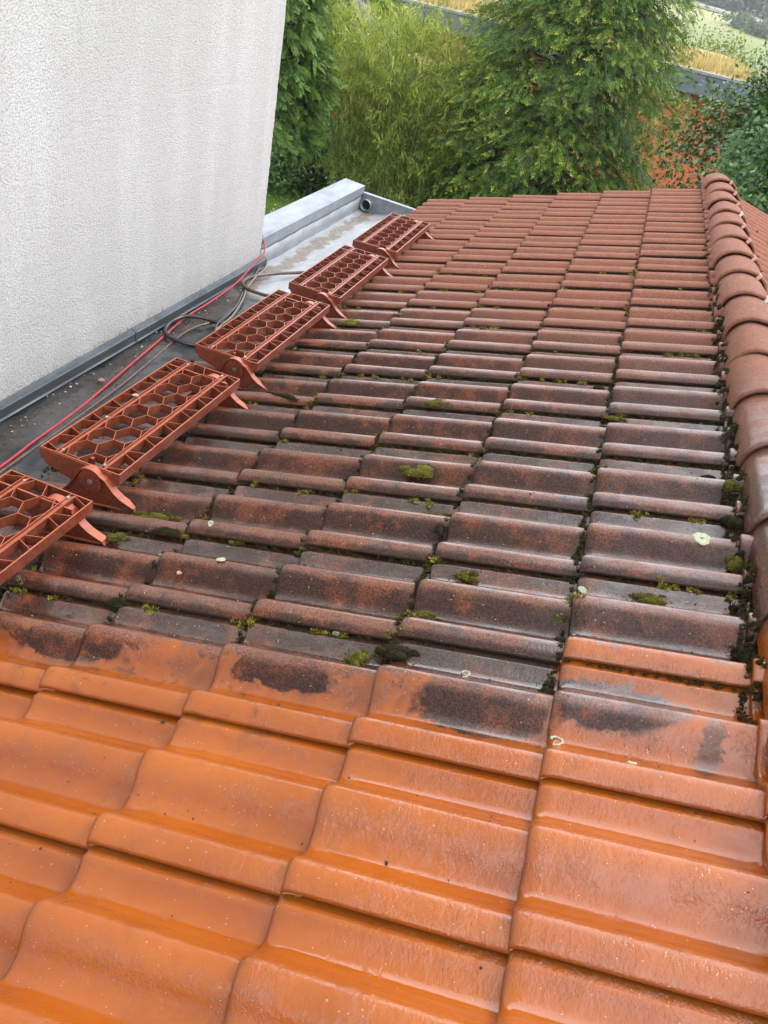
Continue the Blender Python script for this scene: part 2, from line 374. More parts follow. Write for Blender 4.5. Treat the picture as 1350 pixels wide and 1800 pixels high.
def plastic_red():
    t = NT('red_painted_metal'); P = t.pos; O = t.objc()
    n1 = t.noise(O, 14, 5, .7); n2 = t.noise(O, 90, 3, .6); x, y, z = t.xyz(P)
    col = t.mix(t.step(n1, .35, .7), (.30, .048, .017), (.38, .080, .034))
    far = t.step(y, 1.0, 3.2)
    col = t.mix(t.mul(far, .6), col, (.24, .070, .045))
    col = t.mix(t.mul(t.step(t.noise(O, 30, 4, .75), .56, .68), .75), col, (.075, .032, .018))
    col = t.mix(t.mul(t.step(n2, .62, .72), .4), col, (.50, .24, .16))
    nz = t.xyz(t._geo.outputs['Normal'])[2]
    side_shade = t.mul(t.step(nz, .75, .35), t.step(n1, .25, .55, .5, 1.0))  # side faces darkened by their normal, shade put into the colour
    col = t.mix(t.mul(side_shade, .85), col, t.mix(t.step(n2, .4, .6), (.085, .024, .011), (.16, .040, .018)))
    col = t.mix(t.mul(t.step(nz, .80, .97), t.step(n1, .25, .6, .25, .75)), col, (.50, .140, .068))  # upward faces paler, light from above painted into the colour
    t.bsdf(color=col, rough=t.mixf(n1, .30, .55), normal=t.bump(n2, .25, .0006), coat=.35, coat_rough=.2); return t.m

def leaf_material(name, stops, trans=.35, rough=.5, spec=.4):
    t = NT(name); a = t.attr('tint'); r = t.n('ShaderNodeValToRGB'); t.put(r.inputs[0], a)
    e = r.color_ramp.elements; e[0].position = stops[0][0]; e[0].color = (*stops[0][1], 1); e[1].position = stops[-1][0]; e[1].color = (*stops[-1][1], 1)
    for p, c in stops[1:-1]: k = e.new(p); k.color = (*c, 1)
    b = t.bsdf(color=r.outputs[0], rough=rough, spec=spec)
    tr = t.n('ShaderNodeBsdfTranslucent'); t.put(tr.inputs['Color'], t.mix(.5, r.outputs[0], (.10, .16, .02)))
    m = t.n('ShaderNodeMixShader'); m.inputs[0].default_value = trans
    t.t.links.new(b.outputs[0], m.inputs[1]); t.t.links.new(tr.outputs[0], m.inputs[2]); t.t.links.new(m.outputs[0], t.out.inputs[0]); return t.m

M_TILE = clay_material('roof_clay'); M_CAP = clay_material('ridge_clay', True)
M_STUCCO = stucco_material()
M_ZINC = zinc_material('zinc_sheet'); M_ZINCL = zinc_material('zinc_sheet_pale', (.33, .365, .405), (.26, .295, .335), .42)
M_ZINCD = zinc_material('zinc_sheet_dark', (.115, .135, .155), (.075, .088, .10), .45); M_FLOOR = zinc_material('zinc_wet_floor', floor=True)
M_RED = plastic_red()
M_STEEL = simple('bolt_steel', (.45, .45, .45), .35, .9)
M_DARK = simple('dark_backing', (.02, .018, .016), .9)
M_REDCABLE = simple('red_cable', (.52, .05, .06), .4, c2=(.36, .04, .05)); M_BLACK = simple('black_hose', (.022, .020, .019), .32, c2=(.05, .03, .02), coat=.5)
M_BROWNH = simple('brown_hose', (.13, .075, .055), .4, c2=(.05, .03, .025), coat=.4)
M_BARK = simple('bark', (.085, .062, .045), .9, nscale=30, nstr=.6, ndist=.01, c2=(.045, .035, .028))
M_DEBRIS = simple('debris_dark', (.045, .032, .020), .8, c2=(.018, .013, .009), nscale=200)
M_PALE = simple('pale_flakes', (.62, .58, .50), .7, c2=(.40, .36, .30))
M_ORANGE = simple('orange_render', (.56, .17, .065), .85, nscale=30, nstr=.3, ndist=.003, c2=(.50, .15, .055))
M_FASCIA = simple('grey_fascia', (.13, .155, .185), .5, c2=(.11, .13, .155), nscale=3)
M_CONC = simple('pale_concrete', (.42, .42, .42), .8, c2=(.34, .34, .34), nscale=6)

# ================================================================== ROOF
PIT, DEL, EXP, GAUGE = 0.298931, 0.055, 0.34055, 0.30
cp, sp = math.cos(PIT), math.sin(PIT)
prof = [(0.0012, -.0055), (0.0, -.0035), (.0006, .0002), (.0035, .0038), (.0095, .0082), (.0170, .0122), (.0255, .0152), (.0335, .0163), (.0405, .0155), (.0465, .0127), (.0525, .0078), (.0595, .0008),
        (.0665, -.0068), (.0745, -.0138), (.0835, -.0190), (.0935, -.0222), (.1040, -.0236), (.1140, -.0226), (.1220, -.0198), (.1290, -.0150), (.1350, -.0090), (.1410, -.0025), (.1470, .0034), (.1530, .0082), (.1595, .0118),
        (.1665, .0142), (.1735, .0156), (.1795, .0160), (.1840, .0150), (.1895, .0122), (.1960, .0075), (.2030, .0005), (.2100, -.0068), (.2180, -.0136), (.2270, -.0190), (.2380, -.0226),
        (.2490, -.0236), (.2590, -.0224), (.2680, -.0186), (.2755, -.0138), (.2805, -.0096), (.2840, -.0084), (.2880, -.0090), (.2940, -.0100), (.3020, -.0095), (.3300, -.0095)]
AMP = 1.15
rows = [(.0060, -.0180), (.0015, -.0150), (0.0, -.0110), (.0010, -.0078), (.0035, -.0050), (.0075, -.0027), (.0130, -.0011), (.0200, -.0003), (.03, 0), (.12, 0), (.22, 0), (.30, 0), (.378, 0)]
NP = len(prof)
def tile_mesh(seed):
    r = np.random.default_rng(seed); V, UV = [], []
    a = r.normal(0, 1, 6); py = np.array([p[0] for p in prof]); pz = np.array([p[1] for p in prof])*AMP
    for xr, dz in rows:
        warp = .0007*(a[0]*math.sin(xr*9+a[1])+a[2]*np.sin(py*11+a[3]))
        wx = .0010*np.sin(py*37+a[4])+.0006*np.sin(py*91+a[5])
        for j in range(NP):
            V.append((xr+(wx[j] if xr < .02 else 0), py[j], pz[j]+dz+warp[j])); UV.append((xr, py[j]/.3))
    F = []
    for i in range(len(rows)-1):
        for j in range(NP-1):
            F.append((i*NP+j, (i+1)*NP+j, (i+1)*NP+j+1, i*NP+j+1))
    F = [f[::-1] for f in F]
    V = np.array(V)
    # make sure faces look up
    q = F[len(F)//2]; n = np.cross(V[q[1]]-V[q[0]], V[q[2]]-V[q[0]])
    if n[2] < 0: F = [f[::-1] for f in F]
    # underside: flat sheet closing the tile
    n0 = len(V); Vb = [(.012, .006, -.042), (.374, .006, -.042), (.374, .326, -.046), (.012, .326, -.046)]
    V = np.vstack([V, Vb]); UV += [(.3, .5)]*4
    return mesh_np('roof_tile_%d' % seed, V, [np.array(F), np.array([[n0, n0+3, n0+2, n0+1]])], M_TILE, True, uv=UV)
TM = [tile_mesh(s) for s in range(8)]
roof = empty('tiled_roof', (0, 0, 0))
tag(roof, 'low pitched roof of double roll terracotta tiles, half washed orange and half mossy brown', 'roof')
I0, I1 = -4, 19
for k in range(-1, 6):
    for i in range(I0, I1+1):
        if k == -1 and i < -4: continue
        o = obj('roof_tile', TM[int(rng.integers(8))], roof,
                loc=(-k*EXP*cp+rng.normal(0, .0012), GAUGE*i+rng.normal(0, .0005), -k*EXP*sp+rng.normal(0, .0004)),
                rot=(rng.normal(0, .0030), -(PIT-DEL)+rng.normal(0, .0028), rng.normal(0, .0035)))
        if k == -1: o.scale = (.22, 1, 1)
RX = 0.45; RZ = RX*math.tan(PIT)            # ridge line
xr0 = 2*RX
for k in range(0, 3):
    for i in range(I0, I1+1):
        obj('roof_tile', TM[int(rng.integers(8))], roof,
            loc=(xr0+k*EXP*cp-.02, GAUGE*(i+1)+rng.normal(0, .0006), -k*EXP*sp+.006), rot=(0, -(PIT-DEL), math.pi+rng.normal(0, .002)))
# ridge caps
def cap_mesh(seed, end=False):
    r = np.random.default_rng(seed); NA, L = 22, .405; V, UV = [], []
    ang = np.linspace(-.12, math.pi+.12, NA)
    rws = [(.004, -.014), (0, -.010), (0, -.004), (.003, -.001), (.010, 0), (.05, 0), (.12, 0), (.2, 0), (.3, 0), (L, 0)]
    a = r.normal(0, 1, 4)
    for yy_, dr in rws:
        sc_ = 1-.13*yy_/L
        for q in ang:
            c, s_ = math.cos(q), math.sin(q); w = .113*sc_+dr; h = .094*sc_+dr
            wv = .0010*(math.sin(5*q+a[0])+math.sin(yy_*22+a[1]))
            V.append((-math.copysign(abs(c)**.86, c)*(w+wv), yy_+(.0015*math.sin(7*q+a[2]) if yy_ < .02 else 0), math.copysign(abs(s_)**.92, s_)*(h+wv))); UV.append((.3, .5))
    F = []
    for i in range(len(rws)-1):
        for j in range(NA-1): F.append((i*NA+j, i*NA+j+1, (i+1)*NA+j+1, (i+1)*NA+j))
    V = np.array(V); Fl = [np.array(F)]
    if end: Fl.append(np.array([[(len(rws)-1)*NA+j for j in range(NA)]]))
    q = F[NA*5+10]; n = np.cross(V[q[1]]-V[q[0]], V[q[2]]-V[q[0]])
    if n[2] < 0: Fl = [f[:, ::-1] for f in Fl]
    # inner surface seen at the open near end
    n0 = len(V); Vi = []
    for yy_ in (.004, .10):
        for q in ang:
            c, s_ = math.cos(q), math.sin(q); Vi.append((-math.copysign(abs(c)**.86, c)*.098, yy_, math.copysign(abs(s_)**.92, s_)*.079))
    Fi = [(n0+j, n0+NA+j, n0+NA+j+1, n0+j+1) for j in range(NA-1)]; V = np.vstack([V, Vi]); UV += [(.3, .5)]*len(Vi)
    Fl[0] = np.vstack([Fl[0], np.array(Fi)])
    return mesh_np('ridge_tile_%d' % seed, V, Fl, M_CAP, True, uv=UV)
CM = [cap_mesh(s) for s in range(5)]; CE = cap_mesh(9, True)
clipm = MB(); clipm.box((-.008, -.004, -.010), (.008, .030, .003)); clipm.box((-.008, -.006, -.020), (.008, -.002, .003)); clipm = clipm.mesh('clip', simple('clip_pink', (.62, .36, .31), .5, c2=(.5, .3, .26)))
clipw = clipm.copy(); clipw.materials.clear(); clipw.materials.append(simple('clip_bare', (.75, .74, .72), .3, .3))
nclip = 0
for j in range(-4, 15):
    yj = .752+.357*j
    o = obj('ridge_tile', CE if j == 14 else CM[int(rng.integers(5))], roof, loc=(RX+rng.normal(0, .0020), yj+rng.normal(0, .003), .120), rot=(-.030+rng.normal(0, .004), rng.normal(0, .016), rng.normal(0, .012)))
    if j == 14: o.scale = (1.03, .95, 1.06)
    q = math.radians(61+rng.normal(0, 2))
    obj('ridge_clip', clipw if j in (2, 6, 11) else clipm, o, loc=(.104*math.cos(q)+.004, -.001, .092*math.sin(q)+.004), rot=(0, math.pi/2-q, 0))
# dark foil below the caps and a dark deck box added under the tiles to block light
b = MB(); b.prism_y([(RX-.095, RZ-.062), (RX-.06, RZ-.012), (RX, RZ+.005), (RX+.06, RZ-.012), (RX+.095, RZ-.062)], -1.1, 6.0)
obj('ridge_foil', b.mesh('ridge_foil', M_DARK), roof)
b = MB(); dz = -.070
b.prism_y([(-1.66, -1.66*math.tan(PIT)+dz), (RX, RZ+dz), (2.0, RZ+dz-(2.0-RX)*math.tan(PIT)), (2.0, -.55), (-1.66, -.70)], -1.3, 5.96)
obj('light_block_deck', b.mesh('light_block_deck', M_DARK), roof)
# clay verge strip at the far gable end
b = MB()
for s in range(6):
    x0, x1 = -s*EXP*cp, -(s-1)*EXP*cp-.01
    z0, z1 = -s*EXP*sp-.012, -s*EXP*sp-.012+(x1-x0)*math.tan(PIT-DEL)
    b.prism_y([(x0, z0), (x1, z1), (x1, z1-.10), (x0, z0-.10)], 6.004, 6.022)
obj('verge_strip', b.mesh('verge', M_TILE), roof)
b = MB()
b.prism_y([(RX+.09, RZ-.028), (xr0+3*EXP*cp, RZ-.028-(RX-.09+3*EXP*cp)*math.tan(PIT)), (xr0+3*EXP*cp, -.5), (RX+.09, -.1)], 6.004, 6.024)
obj('verge_strip', b.mesh('verge', M_TILE), roof)

# annex walls below the roof
b = MB(); b.box((-2.27, -6, -3.6), (1.9, 5.73, -.72)); o = obj('annex_wall', b.mesh('annex_wall', M_STUCCO)); tag(o, 'pale rendered walls of the low annex below the tiled roof', 'building')

# ================================================================== STUCCO HOUSE
house = empty('white_house', (-5, 0, -3.6)); tag(house, 'white rough rendered house wall rising beside the flat zinc strip', 'house')
# the long wall that faces the tiles, with an uneven rendered corner
ys = np.concatenate([np.linspace(-7, 3.7, 40), np.linspace(3.72, 3.862, 9)]); zs = np.concatenate([np.linspace(-.592, .4, 90), np.linspace(.45, 6.0, 60)])
V = []; 
for zz in zs:
    for j, yv in enumerate(ys):
        e = max(0, (yv-3.80)/.062); V.append((-2.112-.018*e*e+rng.normal(0, .0012 if e > 0 else .0004), yv+(rng.normal(0, .0022) if j == len(ys)-1 else 0), zz+(rng.normal(0, .0014) if zz < -.59 else 0)))
n = len(ys); F = [(i*n+j, i*n+j+1, (i+1)*n+j+1, (i+1)*n+j) for i in range(len(zs)-1) for j in range(n-1)]
w = obj('render_face', mesh_np('render_face', V, np.array(F), M_STUCCO, True)); w.parent = house; w.matrix_parent_inverse = Matrix.Translation((5, 0, 3.6))
b = MB(); b.box((-8, -7, -3.6), (-2.132, 3.86, 6.0)); w = obj('wall', b.mesh('wall', M_STUCCO)); w.parent = house; w.matrix_parent_inverse = Matrix.Translation((5, 0, 3.6))
b = MB(); b.box((-8.3, -7.3, 6.0), (-1.95, 4.2, 6.12)); w = obj('roof', b.mesh('roof', M_FASCIA)); w.parent = house; w.matrix_parent_inverse = Matrix.Translation((5, 0, 3.6))
# ================================================================== ZINC STRIP
zr = empty('zinc_flat_roof', (-1.9, 3, -.68)); tag(zr, 'narrow grey zinc flat roof with upstand between white wall and tiles', 'flat roof')
def zpart(name, me):
    o = obj(name, me); o.parent = zr; o.matrix_parent_inverse = Matrix.Translation((1.9, -3, .68)); return o
xs = np.array([-2.16, -2.12, -2.09, -2.05, -2.01, -1.97, -1.92, -1.86, -1.80, -1.72, -1.62, -1.56]); zx = np.array([-.662, -.668, -.674, -.676, -.675, -.670, -.660, -.645, -.628, -.604, -.575, -.560])
ysf = np.linspace(-3, 5.77, 120); V = []
for yv in ysf:
    far = min(1, max(0, (yv-3.3)/.8))
    for a, c in zip(xs, zx):
        flat = -.655+.010*math.sin(a*9)
        zz = flat*(1-far)+c*far if a < -1.7 else (c if far > 0 else c)
        zz = (-.652+(a+1.95)*.05 if a > -2.1 else -.652)*(1-far)+c*far if a < -1.70 else (c*far+(1-far)*(-.640+(a+1.72)*.35))
        V.append((a, yv, zz+.0025*math.sin(yv*9+a*7)+.002*math.sin(yv*23+a*31)))
n = len(xs); F = [(i*n+j, i*n+j+1, (i+1)*n+j+1, (i+1)*n+j) for i in range(len(ysf)-1) for j in range(n-1)]
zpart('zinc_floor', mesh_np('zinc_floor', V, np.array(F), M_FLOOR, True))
# seams in the floor sheet
b = MB(); b.box((-2.12, 3.44, -.676), (-1.80, 3.452, -.6555)); zpart('floor_seam', b.mesh('floor_seam', M_ZINC))
# base flashing along the white wall, two lengths, each with a drip fold
def flashing(y0, y1):
    b = MB(); b.prism_y([(-2.112, -.588), (-2.088, -.600), (-2.084, -.604), (-2.084, -.640), (-2.078, -.646), (-2.110, -.650)], y0, y1); return b.mesh('base_flashing', M_ZINCD)
zpart('base_flashing', flashing(-3.0, 2.43)); zpart('base_flashing', flashing(2.434, 3.868))
b = MB(); b.box((-2.132, -3.0, -.672), (-2.098, 3.868, -.648)); zpart('flashing_foot', b.mesh('flashing_foot', M_ZINCD))
b = MB(); b.box((-2.086, 2.424, -.642), (-2.080, 2.440, -.600)); zpart('flashing_joint', b.mesh('flashing_joint', M_ZINCD))
# parapet: pale cap over grey upstand
b = MB(); b.prism_y([(-2.300, -.478), (-2.128, -.492), (-2.128, -.555), (-2.138, -.555), (-2.138, -.502), (-2.30, -.49)], 3.872, 5.782); zpart('parapet_cap', b.mesh('parapet_cap', M_ZINCL))
b = MB(); b.box((-2.296, 3.872, -3.6), (-2.142, 5.772, -.490)); zpart('upstand', b.mesh('upstand', M_ZINC))
# inner lining sheets with wavy upper edges
for (a, c) in ((3.88, 4.55), (4.553, 5.25), (5.253, 5.765)):
    yv = np.linspace(a, c, 24); top = -.572-.006*np.sin((yv-a)/(c-a)*math.pi)+.003*np.sin(yv*31); V, F = [], []
    for yy_, tt in zip(yv, top): V += [(-2.126, yy_, -.685), (-2.1335, yy_, tt), (-2.139, yy_, tt+.001)]
    for i in range(len(yv)-1): F += [(3*i, 3*i+3, 3*i+4, 3*i+1), (3*i+1, 3*i+4, 3*i+5, 3*i+2)]
    zpart('lining_sheet', mesh_np('lining_sheet', V, np.array(F), M_ZINC, True))
# end wall with its outlet pipe
b = MB(); b.prism_y([(-2.128, -.69), (-2.128, -.540), (-1.60, -.565), (-1.57, -.575), (-1.57, -.69)], 5.765, 5.790); zpart('end_wall', b.mesh('end_wall', M_ZINC))
b = MB(); b.prism_y([(-2.128, -.539), (-1.60, -.564), (-1.60, -.571), (-2.128, -.546)], 5.752, 5.794); zpart('end_wall_fold', b.mesh('end_wall_fold', M_ZINCL))
ang = np.linspace(0, 2*math.pi, 25); V, F = [], []
for q in ang:
    c, s_ = math.cos(q), math.sin(q)
    for (r_, yv) in ((.046, 5.764), (.046, 5.715), (.040, 5.712), (.038, 5.762)): V.append((-2.080+r_*c, yv, -.622+r_*s_))
for i in range(24):
    for j in range(3): F.append((i*4+j, i*4+j+1, i*4+5+j, i*4+4+j))
o = zpart('outlet_pipe', mesh_np('outlet_pipe', V, np.array(F), M_ZINC, True))
b = MB(); b.cyl((-2.080, 5.7632, -.622), (0, -1, 0), .040, .001, 24); o2 = zpart('pipe_bore_shade', b.mesh('pipe_bore_shade', M_DARK))  # flat black disc painted as the shade inside the pipe

# ================================================================== ROOF STEPS
def grate_mesh():
    W, L = .262, .765; b = MB(); h0, h1 = -.032, 0.0; t = .0025
    b.bar((0, 0), (W, 0), .0034, h0-.004, h1); b.bar((0, L), (W, L), .0034, h0-.004, h1); b.bar((.002, 0), (.002, L), .004, h0-.002, h1); b.bar((W-.002, 0), (W-.002, L), .004, h0-.002, h1)
    r1, r2 = (.050, .065), (.197, .212)
    for (a, c) in (r1, r2):
        b.bar((a, 0), (a, L), t, h0, h1+.0008); b.bar((c, 0), (c, L), t, h0, h1+.0008)
        b.box((a, .003, -.010), (c, L-.003, -.0065))
        b.bar(((a+c)/2+.003, .004), ((a+c)/2+.003, L-.004), .0022, -.0065, h1-.001)
    # honeycomb between the rails, clipped to the field
    p = .094; side = .0400; u0, u1 = r1[1], r2[0]; uc = (u0+u1)/2; edges = set()
    for ci in range(-2, 3):
        for ri in range(-1, 13):
            cu = uc+(ci+.5)*side*1.5; cv = ri*p+(p/2 if ci % 2 else 0)+.01
            pts = [(cu+side*math.cos(math.radians(60*k_)), cv+p/math.sqrt(3)*math.sin(math.radians(60*k_))) for k_ in range(6)]
            for k_ in range(6):
                a, c = pts[k_], pts[(k_+1) % 6]; key = tuple(sorted(((round(a[0], 4), round(a[1], 4)), (round(c[0], 4), round(c[1], 4))))); edges.add(key)
    def clip(a, c, lo, hi, ax):
        a, c = list(a), list(c)
        if a[ax] > c[ax]: a, c = c, a
        if c[ax] <= lo or a[ax] >= hi: return None
        if c[ax]-a[ax] < 1e-9: return (a, c)
        d = [c[0]-a[0], c[1]-a[1]]; a0 = a[:]
        if a[ax] < lo: q = (lo-a0[ax])/d[ax]; a = [a0[0]+d[0]*q, a0[1]+d[1]*q]
        if c[ax] > hi: q = (hi-a0[ax])/d[ax]; c = [a0[0]+d[0]*q, a0[1]+d[1]*q]
        return (a, c)
    done = set()
    for a, c in edges:
        for lo, hi in ((u0, u1),):
            e = clip(a, c, lo, hi, 0)
            if e: e = clip(e[0], e[1], .003, L-.003, 1)
            if not e: continue
            dd = math.hypot(e[0][0]-e[1][0], e[0][1]-e[1][1])
            if dd < .004: continue
            if lo != u0 and abs(e[0][0]-e[1][0]) < (hi-lo)*.35: continue
            b.bar(e[0], e[1], t*.8, h0+.002, h1)
    for k_ in range(14):       # oblique ribs of the two border rows
        v0 = .03+k_*.0545
        b.bar((.004, v0), (r1[0], v0+(.021 if k_ % 2 else -.019)), t*.7, h0+.002, h1)
        b.bar((r2[1], v0+(.019 if k_ % 2 else -.017)), (W-.004, v0), t*.7, h0+.002, h1)
    for v0 in (.045, L-.045): b.cyl((uc+.012, v0, h0), (0, 0, 1), .0065, .022, 10)
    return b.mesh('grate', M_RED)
GM = grate_mesh()
# local frame of a step: origin on the roof below its near bracket; x across, z up
def arc(cx, cz, r_, a0, a1, n=8): return [(cx+r_*math.cos(math.radians(a)), cz+r_*math.sin(math.radians(a))) for a in np.linspace(a0, a1, n)]
CX, CZ = 0.0, .078
topc = [(.150, .012), (.150, .028), (.143, .038), (.125, .043), (.100, .052), (.078, .066), (.060, .086), (.047, .100)]
crv = topc+arc(CX, CZ, .043, 42, 150, 9)+[(-.052, .072), (-.070, .040), (-.095, .010), (-.130, -.012), (-.152, -.022), (-.156, -.036)]
bm_ = MB(); web = crv+[(-.150, -.040), (0, -.004), (.140, .022)]
bm_.prism_y(web, -.003, .003); bm_.ribbon_y(crv, .005, -.013, .013); bm_.ribbon_y([(-.150, -.042), (0, 0), (.140, .026)], .004, -.011, .011)
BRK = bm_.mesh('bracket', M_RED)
d = MB(); d.cyl((CX, -.004, CZ), (0, -1, 0), .037, .006, 28)
for q in range(24):
    a = math.radians(q*15); c, s_ = math.cos(a), math.sin(a)
    d.add([(CX+r_*c+w_*-s_, -.0115, CZ+r_*s_+w_*c) for r_, w_ in ((.027, -.0012), (.036, -.0012), (.036, .0012), (.027, .0012))]+[(CX+r_*c+w_*-s_, -.0098, CZ+r_*s_+w_*c) for r_, w_ in ((.027, -.0012), (.036, -.0012), (.036, .0012), (.027, .0012))], [(0, 1, 2, 3), (7, 6, 5, 4), (0, 4, 5, 1), (1, 5, 6, 2), (2, 6, 7, 3), (3, 7, 4, 0)])
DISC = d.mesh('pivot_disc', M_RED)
d = MB(); d.cyl((CX, -.010, CZ), (0, -1, 0), .0055, .007, 6); d.cyl((CX, -.010, CZ), (0, -1, 0), .009, .0018, 12); BOLT = d.mesh('bolt', M_STEEL)
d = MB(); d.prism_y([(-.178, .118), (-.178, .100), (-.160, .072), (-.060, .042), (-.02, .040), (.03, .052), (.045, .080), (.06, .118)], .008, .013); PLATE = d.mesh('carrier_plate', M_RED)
d = MB(); d.cyl((0, 0, 0), (0, 0, 1), .0045, .006, 8); SCREW = d.mesh('screw', simple('screw_pale', (.6, .55, .5), .4, .5))
step_labels = ['nearest rusty red honeycomb roof step, cut by the left edge of the picture', 'second roof step from the left, red honeycomb grate beside the red cable',
               'middle roof step with honeycomb grate between two moss cushions', 'fourth honeycomb roof step, second from the far parapet', 'farthest honeycomb roof step, next to the zinc parapet and outlet pipe']
step_root = None
step_y = [.117, 1.030, 1.945, 2.838, 3.748]
def build_step():
    r = empty('roof_step'); g = obj('grate', GM, r, loc=(-.178, .012, .122))
    for (px, py) in ((.062, .02), (.200, .02), (.062, .745), (.200, .745)): obj('screw', SCREW, g, loc=(px, py, -.004))
    for yy_ in (0, .742):
        k_ = obj('bracket', BRK, r, loc=(0, yy_, 0)); obj('pivot_disc', DISC, k_); obj('bolt', BOLT, k_)
        obj('carrier_plate', PLATE, r, loc=(0, yy_ if yy_ == 0 else yy_-.03, 0))
    return r
def copy_tree(o, parent=None):
    c = o.copy(); COL.objects.link(c); c.parent = parent
    for ch in list(o.children): copy_tree(ch, c)
    return c
proto = build_step()
for n_, y0 in enumerate(step_y):
    s_ = proto if n_ == 0 else copy_tree(proto)
    s_.location = (-1.352, y0, -.431); s_.rotation_euler = (rng.normal(0, .004), [0, .01, -.006, .012, .0][n_], rng.normal(0, .006))
    tag(s_, step_labels[n_], 'roof step', 'honeycomb roof steps along the eave')

# ================================================================== CABLES
def cable(name, pts, r_, mat, label, cat):
    P = smooth_path(pts, 10); me = tubes_mesh(name, [(P, r_)], mat, 8); o = obj(name, me); return tag(o, label, cat)
zf = -.648
cable('red_cable', [(-1.86, .6, zf), (-1.890, 1.283, zf), (-1.901, 1.472, zf+.004), (-1.922, 1.773, zf), (-1.965, 2.136, zf+.002), (-2.011, 2.513, zf+.004), (-2.045, 2.811, zf+.010), (-2.050, 3.105, zf+.012), (-2.062, 3.40, zf+.02), (-2.090, 3.68, zf+.05), (-2.096, 3.84, zf+.085), (-2.14, 3.90, zf+.16)], .0052, M_REDCABLE,
      'long red cable running over the zinc along the white wall', 'cable')
cable('black_hose', [(-1.84, .6, zf), (-1.868, 1.256, zf), (-1.880, 1.576, zf), (-1.905, 2.048, zf), (-1.950, 2.467, zf), (-1.962, 2.68, zf+.006), (-1.925, 2.83, zf+.012), (-1.85, 2.93, zf+.01), (-1.73, 3.0, zf+.03)], .0070, M_BROWNH,
      'brown hose lying beside the red cable over its whole length', 'hose')
cable('garden_hose', [(-1.78, 2.60, zf+.008), (-1.84, 2.572, zf+.010), (-1.91, 2.550, zf+.012), (-1.985, 2.558, zf+.014), (-2.040, 2.615, zf+.016), (-2.056, 2.705, zf+.022), (-2.030, 2.790, zf+.030), (-1.96, 2.835, zf+.030), (-1.88, 2.85, zf+.024), (-1.82, 2.85, zf+.02), (-1.74, 2.86, zf+.03)], .0108, M_BLACK,
      'thick black hose lying in a loop behind the second roof step', 'hose')
cable('garden_hose', [(-1.74, 3.92, zf+.05), (-1.865, 3.86, zf+.022), (-1.975, 3.727, zf+.018), (-2.045, 3.578, zf+.018), (-2.040, 3.450, zf+.020), (-1.97, 3.385, zf+.020), (-1.867, 3.375, zf+.02), (-1.76, 3.36, zf+.04)], .0100, M_BROWNH,
      'brown hose curving in a loop beside the third roof step', 'hose')
cable('black_hose', [(-2.13, 3.93, zf+.03), (-2.095, 3.80, zf+.02), (-2.048, 3.608, zf+.006), (-2.020, 3.448, zf+.004), (-1.935, 3.181, zf+.008), (-1.90, 2.99, zf+.010), (-1.86, 2.80, zf+.034), (-1.80, 2.66, zf+.03)], .0062, M_BLACK,
      'thin black hose coming round the corner of the white wall', 'hose')
cable('grey_cable', [(-2.12, 3.95, zf+.02), (-2.06, 3.80, zf+.012), (-2.03, 3.604, zf+.018), (-1.995, 3.413, zf+.010), (-1.935, 3.246, zf+.018), (-1.875, 2.994, zf+.014), (-1.835, 2.76, zf+.036), (-1.79, 2.6, zf+.03)], .0042, simple('grey_cable', (.30, .26, .23), .4),
      'thin pale grey cable twisted with the black hose', 'cable')

# ================================================================== SMALL THINGS ON THE ROOF
def roof_z(x): return x*math.tan(PIT) if x < RX else (2*RX-x)*math.tan(PIT)
pyv = np.array([p[0] for p in prof]); pzv = np.array([p[1] for p in prof])*AMP
def surf(x, y):
    """height of the tile surface on the near slope"""
    s_ = x/cp; k = math.ceil(-s_/EXP-1e-6); k = min(5, max(-1, k)); d_ = s_+k*EXP
    ly = y-math.floor(y/GAUGE)*GAUGE
    h = float(np.interp(ly, pyv[1:], pzv[1:]))
    a = PIT-DEL; return -k*EXP*sp+d_*math.sin(a)+h*math.cos(a)
def kites(C, D, Nn, L, W):
    D = D/np.linalg.norm(D, axis=1)[:, None]; S = np.cross(D, Nn); S /= np.linalg.norm(S, axis=1)[:, None]+1e-9
    L = np.broadcast_to(L, len(C))[:, None]; W = np.broadcast_to(W, len(C))[:, None]
    V = np.stack([C, C+D*L*.42-S*W*.5, C+D*L, C+D*L*.42+S*W*.5], 1).reshape(-1, 3)
    return V, np.arange(len(C)*4).reshape(-1, 4)
def unit(n): v = rng.normal(size=(n, 3)); return v/np.linalg.norm(v, axis=1)[:, None]
M_MOSS = leaf_material('moss_green', [(0, (.030, .034, .008)), (.42, (.17, .15, .024)), (1, (.55, .46, .07))], .15, .8, .2)
M_MOSSD = leaf_material('moss_dark', [(0, (.014, .012, .007)), (.55, (.045, .038, .014)), (1, (.12, .105, .024))], .1, .8, .2)
def dome(nu=14, nv=7):
    V, F = [], []
    for i in range(nv+1):
        a = i/nv*math.pi/2*1.15
        for j in range(nu):
            q = j/nu*2*math.pi; r_ = math.sin(a)*(1+.10*math.sin(3*q+i)+.06*math.sin(5*q)); V.append((r_*math.cos(q), r_*math.sin(q), math.cos(a)))
    for i in range(nv):
        for j in range(nu): F.append((i*nu+j, (i+1)*nu+j, (i+1)*nu+(j+1) % nu, i*nu+(j+1) % nu))
    return np.array(V), np.array(F)
